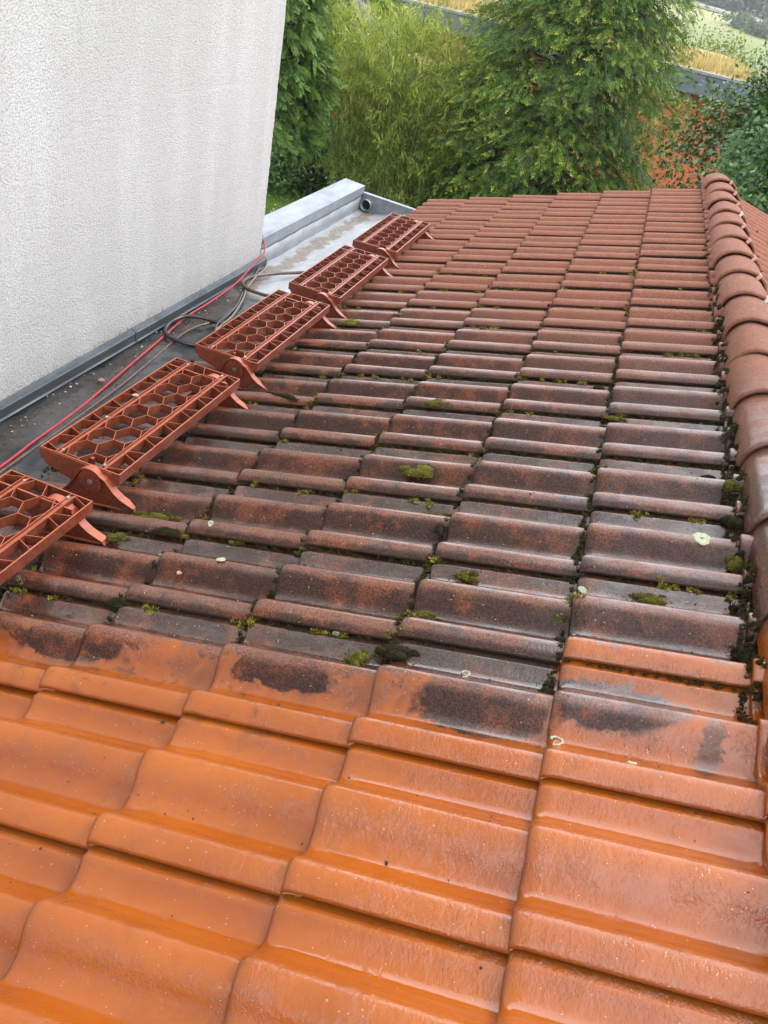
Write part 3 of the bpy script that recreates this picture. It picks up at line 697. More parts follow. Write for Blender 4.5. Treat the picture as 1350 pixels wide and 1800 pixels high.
def moss_mesh(seed, mat, nb=1100, lumps=11):
    r = np.random.default_rng(seed); V0, F0 = dome(9, 4); Vs_, Fs_, T_, n_ = [], [], [], 0
    for l in range(lumps):
        q = r.uniform(0, 6.28); d_ = r.uniform(0, .85)**.8; c = np.array([d_*math.cos(q), d_*math.sin(q), -.08]); sz = r.uniform(.22, .48)*(1.1-.5*d_)
        V = V0*np.array([sz*r.uniform(.8, 1.4), sz*r.uniform(.7, 1.1), sz*r.uniform(1.0, 1.9)])*(1+r.normal(0, .08, (len(V0), 1)))+c; Vs_.append(V); Fs_.append(F0+n_); n_ += len(V); T_.append(np.full(len(F0), r.uniform(.05, .35)))
        m = nb//lumps; e = r.normal(size=(m, 3)); e[:, 2] = np.abs(e[:, 2]); e /= np.linalg.norm(e, axis=1)[:, None]
        P = e*np.array([sz*1.1, sz*.9, sz*1.4])*r.uniform(.8, 1.05, (m, 1))+c; D = e+r.normal(0, .6, (m, 3)); D[:, 2] += .3
        A, B_ = kites(P, D, r.normal(size=(m, 3)), r.uniform(.10, .24, m), r.uniform(.03, .07, m)); Vs_.append(A); Fs_.append(B_+n_); n_ += len(A)
        T_.append(np.clip(r.normal(.38, .22, m)+r.normal(0, .15)+.45*(P[:, 2]-.3), 0, 1))
    m = 90; q = r.uniform(0, 6.28, m); P = np.stack([np.cos(q)*r.uniform(.7, 1.35, m), np.sin(q)*r.uniform(.7, 1.35, m), np.full(m, -.02)], 1)
    A, B_ = kites(P, r.normal(size=(m, 3)), r.normal(size=(m, 3)), r.uniform(.1, .25, m), r.uniform(.04, .10, m)); Vs_.append(A); Fs_.append(B_+n_); T_.append(r.uniform(0, .5, m))
    return mesh_np('moss_%d' % seed, np.vstack(Vs_), [np.vstack(Fs_)], mat, False, tint=np.concatenate(T_))
MG = [moss_mesh(20+s, M_MOSS) for s in range(5)]; MD = [moss_mesh(30+s, M_MOSSD) for s in range(5)]
# (x, y, half size across slope, along ridge, height, bright?, label)
moss = [(-.466, 1.345, .048, .026, .022, 1, 'broad olive moss cushion on a roll near the middle of the brown tiles'),
        (-.369, 1.143, .030, .018, .016, 1, 'flat olive moss patch below the broad cushion'),
        (-.232, .868, .024, .020, .024, 1, 'round bright moss ball beside the dark course joint'),
        (-.290, .700, .030, .013, .014, 1, 'long yellow green moss strip lying on a brown tile'),
        (-.378, .550, .026, .022, .026, 1, 'tall green moss cushion at the edge of the washed orange tiles'),
        (-.318, .572, .036, .022, .020, 0, 'black straggly moss tuft touching the tall green cushion'),
        (.155, .862, .036, .016, .016, 1, 'olive moss mound below the big pale lichen'),
        (.288, 1.462, .018, .012, .010, 0, 'small dark moss patch left of the ridge tiles, highest of them'),
        (.328, 1.345, .020, .024, .026, 1, 'bright yellow green moss ball against the ridge tiles'),
        (.328, 1.180, .020, .026, .022, 0, 'dark green moss clump under the ridge tiles above the lichen'),
        (.331, 1.020, .018, .028, .022, 1, 'yellow tinged moss clump at the ridge, right of the lichen'),
        (.335, .705, .022, .026, .026, 0, 'lowest dark moss clump at the ridge, on the orange tile'),
        (-.345, 1.895, .016, .020, .018, 1, 'bright moss tuft on a tile corner right of the dried seeds'),
        (-.541, 1.812, .034, .018, .016, 1, 'grey green moss hump in a tile trough, centre of the wet zone'),
        (-1.150, 2.715, .050, .022, .016, 1, 'vivid yellow moss cushion at the foot of the middle roof step'),
        (-1.125, 1.010, .055, .022, .018, 1, 'olive moss cushion at the bracket foot of the second roof step'),
        (-1.025, .912, .045, .014, .010, 0, 'thin dark moss mat below the second roof step'),
        (-1.185, 1.905, .052, .016, .012, 1, 'low moss mat at the near bracket of the middle roof step'),
        (-1.11, 1.83, .060, .014, .012, 0, 'dark moss row just right of the second roof step'),
        (-.040, 2.075, .014, .016, .012, 0, 'small dark moss knob on the course joint of the upper tiles'),
        (-.010, .535, .013, .026, .018, 0, 'black moss plug in the joint beside the orange patch'),
        (-.340, 1.050, .014, .022, .014, 0, 'dark moss plug in the second course joint'),
        (-.975, .598, .038, .016, .016, 0, 'black wet lump of moss and soil left of centre'),
        (-1.165, .875, .030, .016, .014, 1, 'moss tuft at the foot of the nearest roof step'),
        (-1.30, 1.27, .05, .022, .016, 0, 'dark moss patch under the second roof step'),
        (.02, 1.78, .03, .010, .010, 1, 'narrow moss strip at the foot of an upper tile beside the joint')]
for n_, (x, y, a, b_, h, br, lab) in enumerate(moss):
    o = obj('moss_clump', (MG if br else MD)[n_ % 5], None, loc=(x, y, surf(x, y)-.002), rot=(0, -(PIT-DEL), rng.uniform(-.25, .25)), scale=(a*1.45, b_*1.40, h*1.15))
    tag(o, lab, 'moss')
# moss and soil filling the joints: nobody could count it
Vs, Fs, Ts, nn = [], [], [], 0
V0, F0 = dome(7, 3)
def blob(x, y, r_, h, tilt=True):
    global nn
    P = V0*np.array([r_*rng.uniform(.7, 1.7), r_*rng.uniform(.6, 1.1), h]); q = rng.uniform(-.4, .4)
    P = np.stack([P[:, 0]*math.cos(q)-P[:, 1]*math.sin(q), P[:, 0]*math.sin(q)+P[:, 1]*math.cos(q), P[:, 2]], 1)*(1+rng.normal(0, .12, (len(P), 1)))
    P[:, 2] += P[:, 0]*math.tan(PIT-DEL); P += np.array([x, y, surf(x, y)-.001])
    Vs.append(P); Fs.append(F0+nn); Ts.append(np.clip(rng.normal(.3, .25)+np.zeros(len(F0))+rng.normal(0, .15, len(F0)), 0, 1)); nn += len(P)
    m = 22; d_ = unit(m); d_[:, 2] = np.abs(d_[:, 2])+.3; C = np.array([x, y, surf(x, y)])+d_*np.array([r_, r_*.8, h])*.8
    A, B_ = kites(C, d_, unit(m), rng.uniform(.004, .010, m), rng.uniform(.0012, .0028, m)); Vs.append(A); Fs.append(B_+nn); Ts.append(np.clip(rng.normal(.5, .25, m), 0, 1)); nn += len(A)
for k in range(-1, 6):            # along the course joints (tails)
    for y in np.arange(.5, 4.2, .008):
        dens = .95 if y < 2.4 else .22
        if k == 0 and y < .62: dens = .9
        if rng.random() < dens*(.35+.65*(math.sin(y*7+k*2)+1)/2):
            blob(-k*EXP*cp-rng.uniform(.000, .009), y, rng.uniform(.0025, .0060), rng.uniform(.003, .0085))
for i in range(2, 16):            # along the side laps
    for k in range(-1, 6):
        amp = rng.random()
        for x in np.arange(-k*EXP*cp+.01, -(k-1)*EXP*cp-.01, .011):
            y = i*GAUGE-rng.uniform(.002, .008)
            if rng.random() < (.75 if i < 9 else .30)*amp: blob(x, y, rng.uniform(.0025, .0055), rng.uniform(.0015, .0045))
for _ in range(260):              # under the ridge caps
    y = rng.uniform(.55, 3.3); blob(.338+rng.normal(0, .007), y, rng.uniform(.004, .009), rng.uniform(.006, .014))
o = obj('joint_moss', mesh_np('joint_moss', np.vstack(Vs), np.vstack(Fs), M_MOSSD, False, tint=np.concatenate(Ts))); tag(o, 'dark moss and soil filling the joints between brown tiles', 'moss', kind='stuff')
Vs, Fs, Ts, nn = [], [], [], 0
for _ in range(170):
    i = int(rng.integers(2, 13)); k = int(rng.integers(-1, 6))
    if rng.random() < .6: x, y = -k*EXP*cp+rng.uniform(0, EXP), i*GAUGE-rng.uniform(.004, .014)
    else: x, y = -k*EXP*cp-rng.uniform(.002, .012), i*GAUGE+rng.uniform(-.02, .28)
    if y < (.5 if x < 0 else .72) or x > .31 or x < -1.6: continue
    r0 = rng.uniform(.004, .010)
    for _b in range(int(rng.integers(2, 6))): blob(x+rng.normal(0, r0*1.6), y+rng.normal(0, r0*.5), r0*rng.uniform(.5, 1), r0*rng.uniform(.4, .8))
o = obj('moss_tufts', mesh_np('moss_tufts', np.vstack(Vs), np.vstack(Fs), M_MOSS, False, tint=np.concatenate(Ts))); tag(o, 'small olive moss tufts dotted along the tile joints', 'moss', kind='stuff')
# loose grit, needles and seeds on the tiles
Vs, Fs, nn = [], [], 0; Vp, Fp, np_ = [], [], 0
def chip(x, y, L, W, H, ang, arr):
    V = np.array([(-L, -W*.4, 0), (-L*.2, -W, 0), (L, -W*.2, 0), (L*.5, W, 0), (-L*.6, W*.8, 0), (-L*.5, -W*.3, H), (L*.5, -W*.1, H), (0, W*.5, H)])/2
    V = np.stack([V[:, 0]*math.cos(ang)-V[:, 1]*math.sin(ang), V[:, 0]*math.sin(ang)+V[:, 1]*math.cos(ang), V[:, 2]], 1)
    V[:, 2] += V[:, 0]*math.tan(PIT-DEL); return V+np.array([x, y, surf(x, y)])
CF3 = np.array([(5, 6, 7), (0, 1, 5), (1, 2, 6), (1, 6, 5), (2, 3, 6), (3, 7, 6), (3, 4, 7), (4, 5, 7), (4, 0, 5)])
for _ in range(2600):
    x = rng.uniform(-1.6, .33); y = abs(rng.normal(0, 1.2))+rng.uniform(-.3, .6)
    if y > 5 : continue
    if y < .45 and rng.random() < .70: continue
    L = rng.uniform(.0012, .005)*(1 if rng.random() < .93 else 2.2); W = L*rng.uniform(.25, 1)
    Vs.append(chip(x, y, L, W, L*.45, rng.uniform(0, 6), 0)); Fs.append(CF3+nn); nn += 8
for _ in range(650):
    x = rng.uniform(-1.6, .33); y = rng.uniform(.45, 3.2)
    L = rng.uniform(.0015, .0045); W = L*rng.uniform(.3, .9)
    if rng.random() < .25: L, W = rng.uniform(.006, .014), .0012
    Vp.append(chip(x, y, L, W, .0012, rng.uniform(0, 6), 0)); Fp.append(CF3+np_); np_ += 8
o = obj('debris', mesh_np('debris', np.vstack(Vs), np.vstack(Fs), M_DEBRIS)); tag(o, 'dark grit and soil crumbs scattered over the tiles', 'debris', kind='stuff')
o = obj('debris', mesh_np('debris', np.vstack(Vp), np.vstack(Fp), M_PALE)); tag(o, 'pale seeds and dry needles scattered over the brown tiles', 'debris', kind='stuff')
# grit, flakes and leaf bits on the zinc floor
Vs, Fs, nn = [], [], 0; Vp, Fp, np_ = [], [], 0
def zchip(x, y, L, W, H):
    a = rng.uniform(0, 6); V = np.array([(-L, -W*.4, 0), (-L*.2, -W, 0), (L, -W*.2, 0), (L*.5, W, 0), (-L*.6, W*.8, 0), (-L*.5, -W*.3, H), (L*.5, -W*.1, H), (0, W*.5, H)])/2
    return np.stack([V[:, 0]*math.cos(a)-V[:, 1]*math.sin(a)+x, V[:, 0]*math.sin(a)+V[:, 1]*math.cos(a)+y, V[:, 2]-.6505-.001], 1)
for _ in range(900):
    y = rng.uniform(.9, 3.3); x = (-2.03+rng.normal(0, .05)) if rng.random() < .6 else rng.uniform(-2.09, -1.72)
    L = rng.uniform(.003, .010); Vs.append(zchip(x, y, L, L*rng.uniform(.2, .8), .003)); Fs.append(CF3+nn); nn += 8
for _ in range(95):
    y = rng.uniform(1.2, 3.5); x = min(-1.86, -2.035+rng.normal(0, .035)); L = rng.uniform(.003, .015)*rng.uniform(.5, 1); Vp.append(zchip(x, y, L, L*rng.uniform(.5, .9), .004)); Fp.append(CF3+np_); np_ += 8
o = obj('debris', mesh_np('debris', np.vstack(Vs), np.vstack(Fs), M_DEBRIS)); tag(o, 'dark leaf crumbs and soil lying on the wet zinc', 'debris', kind='stuff')
o = obj('debris', mesh_np('debris', np.vstack(Vp), np.vstack(Fp), M_PALE)); tag(o, 'white plaster flakes lying on the zinc along the wall', 'debris', kind='stuff')
# crumbs of plaster and algae on top of the wall flashing
Vs, Fs, nn = [], [], 0
for _ in range(500):
    y = rng.uniform(1.0, 3.8); x = -2.094+rng.normal(0, .004); h = -.589-.5*(x+2.112); L = rng.uniform(.003, .009)
    V = zchip(x, y, L, L*.7, .005); V[:, 2] += .6505+h; Vs.append(V); Fs.append(CF3+nn); nn += 8
o = obj('debris', mesh_np('debris', np.vstack(Vs), np.vstack(Fs), M_DEBRIS)); tag(o, 'black algae crumbs along the top edge of the wall flashing', 'debris', kind='stuff')
# lichens
def lichen_mesh(seed, ring):
    r = np.random.default_rng(seed); n = 40; a = np.linspace(0, 2*math.pi, n, endpoint=False); wob = 1+.08*np.sin(3*a+r.uniform(0, 6))+.05*np.sin(7*a+r.uniform(0, 6))+.03*np.sin(13*a)
    rad = [.62, .68, .82, .96, 1.0] if ring else [.0, .2, .45, .7, .9, 1.0]; hh = [0, .5, .9, .5, 0] if ring else [.4, .5, .8, .6, .9, 0]
    V = [(q*w_*math.cos(t_), q*w_*math.sin(t_), h*(.8+.4*r.random())) for q, h in zip(rad, hh) for t_, w_ in zip(a, wob)]
    lim = int(n*.82) if ring else n
    F = [(i*n+j, (i+1)*n+j, (i+1)*n+(j+1) % n, i*n+(j+1) % n) for i in range(len(rad)-1) for j in range(lim)]
    t = NT('lichen_%d' % seed); nz = t.noise(t.objc(), 6, 4, .7); col = t.mix(t.step(nz, .42, .6), (.56, .60, .42), (.30, .36, .24)) if not ring else t.mix(t.step(nz, .4, .6), (.60, .58, .40), (.42, .42, .28))
    t.bsdf(color=col, rough=.85, normal=t.bump(nz, .6, .002)); return mesh_np('lichen', V, np.array(F), t.m, True)
LD = lichen_mesh(1, False); LR = lichen_mesh(2, True); LR2 = lichen_mesh(4, True)
lich = [(.250, 1.072, .022, .019, LD, 'large pale grey green lichen disc on the tile near the ridge'), (.021, .400, .0125, .0125, LR, 'pale ring lichen at the corner of the stained orange tile'),
        (.135, .352, .0085, .008, LR2, 'small pale ring lichen in the middle of the stained orange tile'), (-.815, .782, .012, .010, LD, 'white lichen spot on a brown roll left of centre'),
        (.020, .858, .012, .008, LD, 'pale lichen crust touching the joint left of the olive moss mound'), (.095, .835, .008, .007, LR2, 'pale double ring lichen just left of the olive moss mound'),
        (-.45, .598, .010, .007, LD, 'pale lichen in the trough left of the tall moss cushion'), (-.165, .545, .012, .009, LR, 'pale curled lichen ring below the yellow moss strip'),
        (-.985, .80, .010, .008, simple and LR, 'yellowish ring lichen on the brown tile below the second roof step'), (-.92, .93, .012, .008, LD, 'yellowish lichen crust right of the second roof step')]
for x, y, a, b_, me, lab in lich:
    sl_ = (surf(x, y+.006)-surf(x, y-.006))/.012
    o = obj('lichen', me, None, loc=(x, y, surf(x, y)+.0004), scale=(a, b_, .0030)); o.rotation_mode = 'QUATERNION'; o.rotation_quaternion = Vector((-math.tan(PIT-DEL), -sl_, 1)).to_track_quat('Z', 'Y'); tag(o, lab, 'lichen')
# dead leaves
def dead_leaf(col):
    n = 9; V, F = [], []
    for i in range(n):
        u = i/(n-1); w_ = .42*math.sin(math.pi*u)**.7+.02
        for s_ in (-1, -.5, 0, .5, 1): V.append((u-.5, s_*w_*(1+.1*math.sin(u*20)), .12*abs(s_)**1.5+.10*math.sin(u*3.3)))
    for i in range(n-1):
        for j in range(4): F.append((i*5+j, i*5+j+1, i*5+6+j, i*5+5+j))
    return mesh_np('leaf', V, np.array(F), simple('dead_leaf', col, .7, c2=tuple(c*.6 for c in col), nscale=80), True)
for (x, y, z, a, s_, c, lab) in [(-1.985, 2.015, -.648, .6, .032, (.40, .22, .13), 'curled brown dead leaf on the wet zinc by the wall'),
                                 (-1.478, 1.46, -.306, .5, .024, (.42, .34, .20), 'tan dry leaf caught on the rail of the second roof step'),
                                 (-1.472, 1.29, -.306, 2.0, .014, (.45, .38, .22), 'small tan leaf scrap on the grate of the second roof step'),
                                 (-.90, .735, surf(-.90, .735)+.002, 1.2, .016, (.50, .28, .20), 'pinkish dead leaf scrap on the brown tiles left of centre')]:
    o = obj('dead_leaf', dead_leaf(c), None, loc=(x, y, z), rot=(0, 0, a), scale=(s_, s_, s_)); tag(o, lab, 'leaf')

# ================================================================== GROUND AND HILLSIDE
def terr(x, y):
    z = np.interp(y, [-3000, -20, 20, 38, 62, 115, 190, 255, 300, 380, 470, 620, 1200], [-3.6, -3.6, -3.6, -4.6, -9.5, -12, -3.5, 4.0, 7.2, 13.5, 24, 46, 60])
    return z+np.where(y > 60, .9*np.sin(x*.03+y*.01)-.006*x, 0)
gx = np.concatenate([np.linspace(-900, -60, 30), np.linspace(-55, 60, 60), np.linspace(70, 900, 30)]); gy = np.concatenate([np.linspace(-900, -30, 12), np.linspace(-25, 60, 60), np.linspace(65, 700, 110), np.linspace(720, 1200, 10)])
X, Y = np.meshgrid(gx, gy); V = np.stack([X, Y, terr(X, Y)], -1).reshape(-1, 3); n = len(gx)
F = [(i*n+j, i*n+j+1, (i+1)*n+j+1, (i+1)*n+j) for i in range(len(gy)-1) for j in range(n-1)]
t = NT('meadow'); P = t.pos; x_, y_, z_ = t.xyz(P)
f1 = t.noise(P, .05, 4, .6); f2 = t.noise(P, 3.0, 5, .7); f3 = t.noise(P, 30, 3, .6)
lawn = t.mix(t.step(f2, .35, .65), (.10, .19, .03), (.16, .26, .05)); lawn = t.mix(t.mul(t.step(f3, .35, .7), .5), lawn, (.035, .07, .012))
soil = t.mul(t.step(y_, 16.5, 17.0), t.step(y_, 25, 24)); lawn = t.mix(t.mul(soil, .85), lawn, (.055, .038, .026))
fy = t.add(y_, t.mul(t.sub(f1, .5), 30))
field = t.mix(t.step(fy, 205, 250), (.19, .23, .08), (.32, .32, .15))
upper = t.mix(t.step(t.noise(P, .035, 3, .6), .38, .6), (.50, .42, .26), (.20, .24, .12)); field = t.mix(t.step(y_, 262, 268), field, upper)
field = t.mix(t.step(fy, 400, 430), field, (.06, .10, .05))
col = t.mix(t.step(y_, 45, 60), lawn, field)
t.bsdf(color=col, rough=.95, normal=t.bump(f3, .6, .03), spec=.2)
o = obj('ground', mesh_np('ground', V, np.array(F), t.m, True)); tag(o, kind='structure')
# the road across the hillside
V, F = [], []; rx = np.linspace(-200, 260, 90)
for q in rx:
    yc = 262+.10*q; 
    for dy_ in (-2.6, 2.6): V.append((q, yc+dy_, float(terr(np.array(q), np.array(yc)))+.35))
for i in range(len(rx)-1): F.append((2*i, 2*i+2, 2*i+3, 2*i+1))
o = obj('road', mesh_np('road', V, np.array(F), simple('asphalt_far', (.30, .31, .33), .8, c2=(.27, .28, .30), nscale=.3))); tag(o, kind='structure')
b = MB()
for q in np.arange(-60, 90, 4.0):
    yc = 259.2+.10*q; zt = float(terr(np.array(q), np.array(yc)))+.3
    b.box((q, yc-.04, zt+.45), (q+3.9, yc+.04, zt+.80)); b.box((q, yc-.06, zt-.6), (q+.12, yc+.06, zt+.82))
o = obj('guard_rail', b.mesh('guard_rail', simple('galvanised', (.55, .57, .60), .5, .3))); tag(o, 'pale metal guard rail along the far hillside road', 'guard rail')

# ================================================================== ORANGE BUILDING
ob = empty('orange_building', (-4, 30, -3.6)); tag(ob, 'flat roofed building with orange walls and a dry planted roof behind the trees', 'building')
def bpart(name, me, mat=None, inv=Matrix.Translation((4, -30, 3.6))):
    o = obj(name, me, None, mat); o.parent = ob; o.matrix_parent_inverse = inv; return o
BY, BT = 22.0, .16
def bl(a, c): m_ = MB(); m_.box(a, c); return m_
bpart('wall', bl((-6.9, BY+.55, -3.7), (1.95, BY+22, BT-.45)).mesh('wall', M_ORANGE))
bpart('fascia', bl((-7.3, BY, BT-.45), (2.35, BY+22.6, BT-.02)).mesh('fascia', M_FASCIA))
bpart('fascia_trim', bl((-7.34, BY-.03, BT-.02), (2.39, BY+.25, BT+.035)).mesh('fascia_trim', M_ZINC))
dryg = simple('sedum', (.46, .36, .15), .95, nscale=2.2, nstr=.8, ndist=.06, c2=(.30, .26, .10))
bpart('planted_roof', bl((-7.1, BY+.27, BT-.02), (2.15, BY+22.4, BT+.03)).mesh('planted_roof', dryg))
# tall dry grasses on that roof
m = 9000; C = np.stack([rng.uniform(-7.0, 2.1, m), BY+.4+rng.uniform(0, 1, m)**1.5*14, np.full(m, BT+.02)], 1); D = np.stack([rng.normal(0, .35, m), rng.normal(0, .35, m), np.ones(m)], 1)
Vg, Fg = kites(C, D, unit(m), rng.uniform(.08, .30, m), rng.uniform(.015, .04, m))
M_DRYG = leaf_material('dry_grass', [(0, (.26, .20, .07)), (.5, (.50, .37, .13)), (1, (.62, .50, .25))], .3, .8)
o = bpart('roof_grass', mesh_np('roof_grass', Vg, Fg, M_DRYG, tint=rng.random(m))); o['kind'] = 'stuff'
# lower wing on the left, with its grey edge and a pale stair block
ow = empty('orange_wing', (-8.5, 19, -3.6)); tag(ow, 'lower orange wing with grey edge seen left of the bamboo', 'building')
inv = Matrix.Translation((8.5, -19, 3.6))
def wpart(name, me): o = obj(name, me); o.parent = ow; o.matrix_parent_inverse = inv; return o
wpart('wall', bl((-14, 20.4, -3.7), (-5.4, 21.9, -1.35)).mesh('wall', M_ORANGE))
wpart('fascia', bl((-14.3, 19.9, -1.35), (-5.2, 21.95, -.95)).mesh('fascia', M_FASCIA))
wpart('planted_roof', bl((-14.2, 20.0, -.95), (-5.3, 21.9, -.90)).mesh('planted_roof', dryg))
wpart('stair_block', bl((-9.3, 21.2, -.90), (-7.5, 21.95, .35)).mesh('stair_block', M_CONC))
wpart('canopy', bl((-14.5, 21.0, .70), (-8.0, 23.9, .95)).mesh('canopy', M_CONC))

# ================================================================== TREES AND PLANTS
M_CON = leaf_material('cypress_leaf', [(0, (.028, .068, .016)), (.42, (.095, .190, .032)), (.75, (.28, .38, .045)), (1, (.60, .64, .07))], .4, .55)
M_CONL = leaf_material('cypress_bright', [(0, (.024, .060, .020)), (.5, (.085, .19, .042)), (1, (.26, .38, .08))], .4, .55)
M_BAM = leaf_material('bamboo_leaf', [(0, (.070, .110, .020)), (.42, (.28, .37, .060)), (1, (.74, .76, .17))], .45, .45)
M_DEC = leaf_material('broad_leaf', [(0, (.026, .068, .022)), (.5, (.075, .165, .044)), (1, (.24, .37, .09))], .25, .35, .5)
M_DECY = leaf_material('broad_leaf_yellow', [(0, (.07, .11, .02)), (.5, (.18, .24, .04)), (1, (.34, .38, .08))], .35, .5)
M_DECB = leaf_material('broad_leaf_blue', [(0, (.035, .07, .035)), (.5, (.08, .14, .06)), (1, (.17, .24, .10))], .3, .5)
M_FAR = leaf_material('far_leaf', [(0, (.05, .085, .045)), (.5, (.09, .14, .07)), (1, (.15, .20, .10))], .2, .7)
M_CULM = simple('culm', (.20, .20, .07), .45, c2=(.13, .14, .05), nscale=12)

def leaves(C, D, L, W, tint, mat, name, Nn=None):
    V, F = kites(C, D, unit(len(C)) if Nn is None else Nn, L, W); return mesh_np(name, V, F, mat, tint=np.clip(tint, 0, 1))

def conifer(name, base, H, R, nb, mat, label, cat='tree', droop=.5, spray=.26, bare=.08, seed=0, z0=.06, per=15):
    root = empty(name, base); tag(root, label, cat)
    tr = smooth_path([(0, 0, 0), (.04, .02, H*.4), (0, 0, H)], 6); rt = np.linspace(.16, .02, len(tr))*H/7
    paths = [(tr, rt)]; Cs, Ds, Ns, Ls, Ws, Ts = [], [], [], [], [], []
    for k_ in range(nb):
        f = (k_+rng.random())/nb; z = H*(z0+(1-z0)*f); r_ = R*(1-f)**(.34 if droop > .7 else .50)*rng.uniform(.72, 1.08)+.12; a = k_*2.39996+rng.normal(0, .3)
        dirv = np.array([math.cos(a), math.sin(a), 0]); side = np.array([-dirv[1], dirv[0], 0])
        bp = [np.array([0, 0, z]), np.array([0, 0, z])+dirv*r_*.5+np.array([0, 0, .05*r_]), np.array([0, 0, z])+dirv*r_+np.array([0, 0, -droop*.30*r_])]
        if k_ % 2 == 0: paths.append((smooth_path(bp, 4), np.linspace(.028, .006, 9)*H/7))
        ns = max(8, int(62*r_/R))
        for s_ in range(ns):
            u = rng.uniform(.28, 1.0)**.7; p = bp[0]*(1-u)**2+2*bp[1]*u*(1-u)+bp[2]*u*u
            p = p+side*rng.normal(0, .24*r_*.5)+np.array([0, 0, rng.normal(0, .08)])
            ax = dirv*rng.uniform(.2, 1.0)+side*rng.normal(0, .6)+np.array([0, 0, -(droop*.62 if droop > .7 else droop)*rng.uniform(.2, 1.9)]); ax /= np.linalg.norm(ax)
            lat = np.cross(ax, unit(1)[0]*.5+dirv); lat /= np.linalg.norm(lat); nrm = np.cross(ax, lat); SL = spray*rng.uniform(.6, 1.25); base_t = (.12 if droop > .7 else .34)+.22*u+rng.normal(0, .08)+(.10*math.sin(a*3+z*4) if droop > .7 else 0)
            young = rng.random() < .45
            q = np.repeat(np.linspace(.05, 1, per//2+1), 2)[:per]; sg = np.tile([1, -1], per)[:per]
            Cs.append(p+ax*SL*q[:, None]); Ds.append(ax*(.75+.3*q[:, None])+lat*(sg*(1-.55*q))[:, None]*1.0+rng.normal(0, .14, (per, 3)))
            Ns.append(np.tile(nrm, (per, 1))+rng.normal(0, .25, (per, 3))); Ls.append(SL*(.50-.28*q)*rng.uniform(.8, 1.2, per)); Ws.append(SL*.115*np.ones(per)*rng.uniform(.7, 1.3, per))
            Ts.append(base_t+(.62*q if young and u > .50 else .12*q)+rng.normal(0, .05, per))
    o = obj('trunk', tubes_mesh('trunk', paths, M_BARK, 6), root)
    obj('crown', leaves(np.vstack(Cs), np.vstack(Ds), np.concatenate(Ls), np.concatenate(Ws), np.concatenate(Ts), mat, 'crown', np.vstack(Ns)), root); return root

def broadleaf(name, base, H, R, ncl, per, leaf, mat, label, cat='tree', squash=.8, low=.25, spread=.30, group=None, trunk=True, dirr=None):
    root = empty(name, base); tag(root, label, cat, group)
    cz = H*(low+1)/2; hz = H*(1-low)/2
    d_ = unit(ncl); rad = rng.uniform(.35, 1.0, ncl)**.45; lump = 1+.18*np.sin(d_[:, 0]*5+base[0])+.15*np.sin(d_[:, 1]*6+1)+.12*np.sin(d_[:, 2]*7)
    P = d_*(rad*lump)[:, None]*np.array([R, R, hz])+np.array([0, 0, cz])
    if trunk:
        paths = [(smooth_path([(0, 0, 0), (.05*R, 0, H*.35), (0, .05*R, H*.75)], 5), np.linspace(.035*H, .008*H, 11))]
        for k_ in range(0, ncl, max(1, ncl//16)): paths.append((smooth_path([(0, 0, H*rng.uniform(.12, .5)), tuple(P[k_]*np.array([.5, .5, .9])), tuple(P[k_])], 4), np.linspace(.010*H, .002*H, 9)))
        obj('trunk', tubes_mesh('trunk', paths, M_BARK, 5), root)
    C = np.repeat(P, per, 0)+rng.normal(0, spread*R*.42, (ncl*per, 3))*np.array([1, 1, .75])
    outw = np.repeat(d_, per, 0); D = outw*.5+unit(len(C))*1.0+np.array([0, 0, -.35]); Nn = outw+unit(len(C))*.8+np.array([0, 0, .8])
    T = .42+.12*np.repeat(rng.normal(0, 1, ncl), per)+rng.normal(0, .16, len(C))+.12*np.repeat(d_[:, 2], per)
    obj('crown', leaves(C, D, leaf*rng.uniform(.6, 1.2, len(C)), leaf*rng.uniform(.45, .8, len(C)), T, mat, 'crown', Nn), root); return root

def az(D, deg): a = math.radians(deg); return (-.184+D*math.sin(a), -.627+D*math.cos(a))
# large drooping conifer, centre
x, y = az(15.2, -5.4); conifer('conifer_tree', (x, y, -3.6), 6.5, 2.35, 600, M_CON, 'large conifer with drooping sprays and yellow green tips behind the roof', seed=1, droop=.71, spray=.165, z0=.04, per=11)
# cypress cut by the white wall, left
x, y = az(14.5, -25.0); conifer('cypress_tree', (x, y, -3.6), 6.2, 1.15, 170, M_CONL, 'bright green cypress half hidden by the corner of the white wall', droop=.45, spray=.30, z0=.33)
x, y = az(18.5, -20.6)
r_ = conifer('pine_tree', (x, y, -3.6), 6.4, 1.9, 26, M_CON, 'dark pine with a bare trunk between the cypress and the bamboo', droop=.5, spray=.30, z0=.42, per=13)
